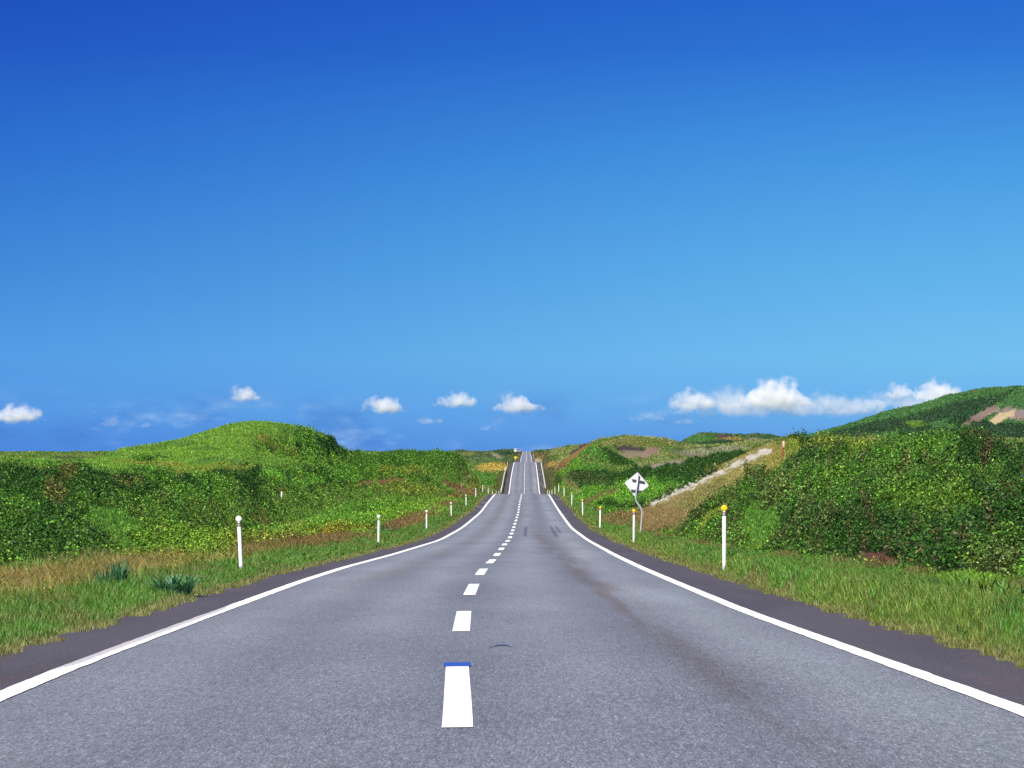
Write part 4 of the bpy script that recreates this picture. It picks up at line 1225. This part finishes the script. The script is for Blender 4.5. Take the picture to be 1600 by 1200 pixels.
# broad blue-green tussocks on the left verge and tall stalks on the right
def tussock(px, py, y0, y1, nb, hgt, spread, droop, col, label, cat='plant', name='grass_tussock', wide=0.012):
    X0, Y0, Z0 = solve_ground(px, py, y0, y1)
    bm = bmesh.new()
    lay = bm.loops.layers.float_color.new('tint')
    g = np.random.default_rng(int(px))
    for i in range(nb):
        a = g.uniform(0, 2 * math.pi); r = spread * math.sqrt(g.random()) * 0.6
        b0 = Vector((r * math.cos(a), r * math.sin(a), 0))
        a2 = a + g.normal(0, 0.8)
        h = hgt * g.uniform(0.6, 1.1); ln = spread * g.uniform(0.3, 1.0)
        w = wide * g.uniform(0.6, 1.3)
        sd = Vector((-math.sin(a2), math.cos(a2), 0)) * w
        prev = None
        c = np.array(col) * math.exp(g.normal(0, 0.35))
        for k in range(6):
            t = k / 5
            p = b0 + Vector((math.cos(a2) * ln * t ** 1.4, math.sin(a2) * ln * t ** 1.4, h * (t - droop * t ** 3)))
            ww = sd * (1 - t ** 2.2) + sd * 0.03
            cur = (bm.verts.new(p - ww), bm.verts.new(p + ww))
            if prev:
                fc = bm.faces.new((prev[0], prev[1], cur[1], cur[0]))
                for lp in fc.loops: lp[lay] = (*np.clip(c, .003, .5), 1)
            prev = cur
    o = obj(name, bm, M_LEAF)
    o.location = (X0, Y0, Z0 - 0.01)
    return tag(o, label, cat)
tussock(272, 930, 30, 40, 210, 0.42, 0.34, 0.40, (0.105, 0.235, 0.135), 'blue-green strap-leaved tussock overhanging the left shoulder edge', wide=0.010)
tussock(186, 918, 30, 45, 70, 0.42, 0.17, 0.1, (0.055, 0.165, 0.080), 'upright dark blue-green tuft on the left verge behind the larger tussock', wide=0.011)
tussock(160, 920, 30, 45, 36, 0.32, 0.14, 0.1, (0.06, 0.17, 0.08), 'small dark tuft at the left of the upright blue-green tuft')

# ------------------------------------------------------------------ clouds: small cumulus far beyond the hills, real volumes of droplets
def cloud_mat(name, density, size):
    m = bpy.data.materials.new(name); m.use_nodes = True
    n = m.node_tree.nodes; l = m.node_tree.links
    n.remove(n['Principled BSDF'])
    v = n.new('ShaderNodeVolumePrincipled')
    v.inputs['Color'].default_value = (1, 1, 1, 1)
    v.inputs['Anisotropy'].default_value = 0.0
    t = n.new('ShaderNodeTexCoord')
    z = n.new('ShaderNodeTexNoise'); z.inputs['Scale'].default_value = 1.0 / size; z.inputs['Detail'].default_value = 4; z.inputs['Roughness'].default_value = 0.6
    l.new(t.outputs['Object'], z.inputs[0])
    # thins out from the heart of the cloud to its rim
    vm = n.new('ShaderNodeVectorMath'); vm.operation = 'SUBTRACT'; vm.inputs[1].default_value = (0.5, 0.5, 0.42)
    l.new(t.outputs['Generated'], vm.inputs[0])
    ln = n.new('ShaderNodeVectorMath'); ln.operation = 'LENGTH'; l.new(vm.outputs[0], ln.inputs[0])
    r = n.new('ShaderNodeMath'); r.operation = 'MULTIPLY_ADD'; r.inputs[1].default_value = -0.75
    l.new(ln.outputs['Value'], r.inputs[0]); l.new(z.outputs[0], r.inputs[2])
    sp = n.new('ShaderNodeSeparateXYZ'); l.new(t.outputs['Generated'], sp.inputs[0])
    fb = n.new('ShaderNodeMapRange')
    fb.inputs[1].default_value = 0.04; fb.inputs[2].default_value = 0.32; fb.inputs[3].default_value = -0.30; fb.inputs[4].default_value = 0.0
    l.new(sp.outputs['Z'], fb.inputs[0])
    ra = n.new('ShaderNodeMath'); ra.operation = 'ADD'
    l.new(r.outputs[0], ra.inputs[0]); l.new(fb.outputs[0], ra.inputs[1])
    r = ra
    k = n.new('ShaderNodeMapRange'); k.interpolation_type = 'SMOOTHSTEP'
    k.inputs[1].default_value = 0.10; k.inputs[2].default_value = 0.56; k.inputs[3].default_value = 0.0; k.inputs[4].default_value = density
    l.new(r.outputs[0], k.inputs[0]); l.new(k.outputs[0], v.inputs['Density'])
    l.new(v.outputs[0], n['Material Output'].inputs['Volume'])
    return m
M_CLOUD = [cloud_mat('cloud_thin', 0.010, 40), cloud_mat('cloud_mid', 0.012, 30), cloud_mat('cloud_thick', 0.045, 30)]
CY = 9000.0
cg = np.random.default_rng(11)
def cloud(px, py, w, h, thick, label, seed, flat=0.5):
    q = CY / F
    W, H = w * q / 2 * 1.34, h * q / 2 * 1.36
    g = np.random.default_rng(seed)
    bm = bmesh.new()
    n = max(9, int(w / 3))
    for i in range(n):
        x = g.uniform(-1, 1)
        top = (1 - abs(x) ** 1.6) * g.uniform(0.2, 1.0)
        r = H * g.uniform(0.30, 0.62) * (1.05 - 0.45 * abs(x))
        c = Vector((x * (W - r * 0.7), g.uniform(-0.4, 0.4) * W * 0.6, -H * flat * 0.8 + r * 0.55 + max(0, top * 1.75 * H - r * 1.1) * 0.9))
        mt = Matrix.Translation(c) @ Matrix.Diagonal((r * g.uniform(1.0, 1.5), r * 1.2, r, 1))
        bmesh.ops.create_icosphere(bm, subdivisions=3, radius=1.0, matrix=mt)
    me = bpy.data.meshes.new('cloud_raw'); bm.to_mesh(me); bm.free()
    ob = bpy.data.objects.new('cloud_raw', me); COL.objects.link(ob)
    md = ob.modifiers.new('r', 'REMESH'); md.mode = 'VOXEL'; md.voxel_size = max(2.0, H * 2 / 26)
    bpy.context.view_layer.update()
    me2 = bpy.data.meshes.new_from_object(ob.evaluated_get(bpy.context.evaluated_depsgraph_get()))
    bpy.data.objects.remove(ob)
    nv = len(me2.vertices)
    co = np.empty(nv * 3, np.float32); me2.vertices.foreach_get('co', co); co = co.reshape(-1, 3).astype(float)
    no = np.empty(nv * 3, np.float32); me2.vertices.foreach_get('normal', no); no = no.reshape(-1, 3)
    k = H * 0.5
    d = (fbm(co[:, 0] / k + co[:, 1] / k * 0.7, co[:, 2] / k - co[:, 1] / k * 0.5, seed, 5) - 0.5) * H * 0.8
    co = co + no * d[:, None]
    lowc = co[:, 2] < -H * flat
    co[lowc, 2] = -H * flat + (co[lowc, 2] + H * flat) * 0.35
    me2.vertices.foreach_set('co', co.astype(np.float32).ravel())
    me2.update()
    me2.materials.clear(); me2.materials.append(M_CLOUD[thick])
    o = bpy.data.objects.new('cloud', me2); COL.objects.link(o)
    o.location = ((px - CX) * q, CY, CAM_Z - (py - HZ) * q)
    tag(o, label, 'cloud', 'small cumulus clouds low over the hills')
cloud(28, 655, 84, 36, 2, 'white puffy cloud at the far left, cut by the picture edge', 1)
cloud(173, 664, 36, 20, 1, 'faint little cloud low over the left end of the round hill', 2)
cloud(228, 665, 28, 14, 1, 'wispy slanting cloud just above the round hill slope', 3)
cloud(380, 624, 48, 26, 2, 'soft white cloud standing above the top of the round hill', 4)
cloud(596, 641, 66, 34, 2, 'white cloud with a peaked left end, right of the round hill', 5)
cloud(668, 660, 52, 16, 1, 'thin low wisp between and below two white clouds left of the road', 6)
cloud(714, 633, 62, 28, 2, 'two-lobed white cloud left of the road, between two bigger clouds', 7)
cloud(808, 638, 62, 38, 2, 'white cloud right above the end of the road', 8)
cloud(765, 670, 34, 14, 0, 'very faint wisp low left of the end of the road', 9)
cloud(1085, 634, 60, 44, 2, 'bright cloud at the left end of the long cloud bank', 10)
cloud(1146, 634, 100, 46, 1, 'softer cloud in the bank, right of its bright left end', 12)
cloud(1213, 628, 86, 58, 2, 'tallest heaped cloud in the middle of the long bank', 13)
cloud(1200, 645, 300, 44, 0, 'pale flat veil along the base of the cloud bank', 14)
cloud(1288, 634, 70, 34, 1, 'white cloud right of the tallest heap in the bank', 15)
cloud(1330, 642, 90, 40, 1, 'grey-white low cloud above the thin grey mast', 16)
cloud(1372, 630, 60, 34, 1, 'soft cloud between the low grey-white one and the small bright one', 22)
cloud(1408, 618, 50, 30, 2, 'small bright cloud left of the mountain slope', 17)
cloud(1468, 620, 70, 46, 2, 'big white cloud rising from behind the right mountain', 18)
cloud(1410, 638, 170, 36, 1, 'thin veil of cloud touching the mountain slope', 19)
cloud(1072, 660, 50, 16, 1, 'faint wisp under the left end of the cloud bank', 20)
cloud(1010, 655, 60, 22, 0, 'very faint broad wisp between the road and the cloud bank', 21)

for (hx, hy, nb_, hh, cc, lb) in ((1500, 925, 20, 0.38, (0.11, 0.24, 0.04), 'tall broad-bladed green plant at the foot of the right bank, left of a similar one'),
                                 (1545, 935, 24, 0.40, (0.13, 0.22, 0.03), 'tall yellowish green plant at the foot of the right bank, middle of three'),
                                 (1590, 940, 20, 0.36, (0.09, 0.22, 0.05), 'tall green plant by the right picture edge at the foot of the bank')):
    tussock(hx, hy, 24, 36, nb_, hh, 0.30, 0.45, cc, lb, name='leafy_plant', wide=0.009)
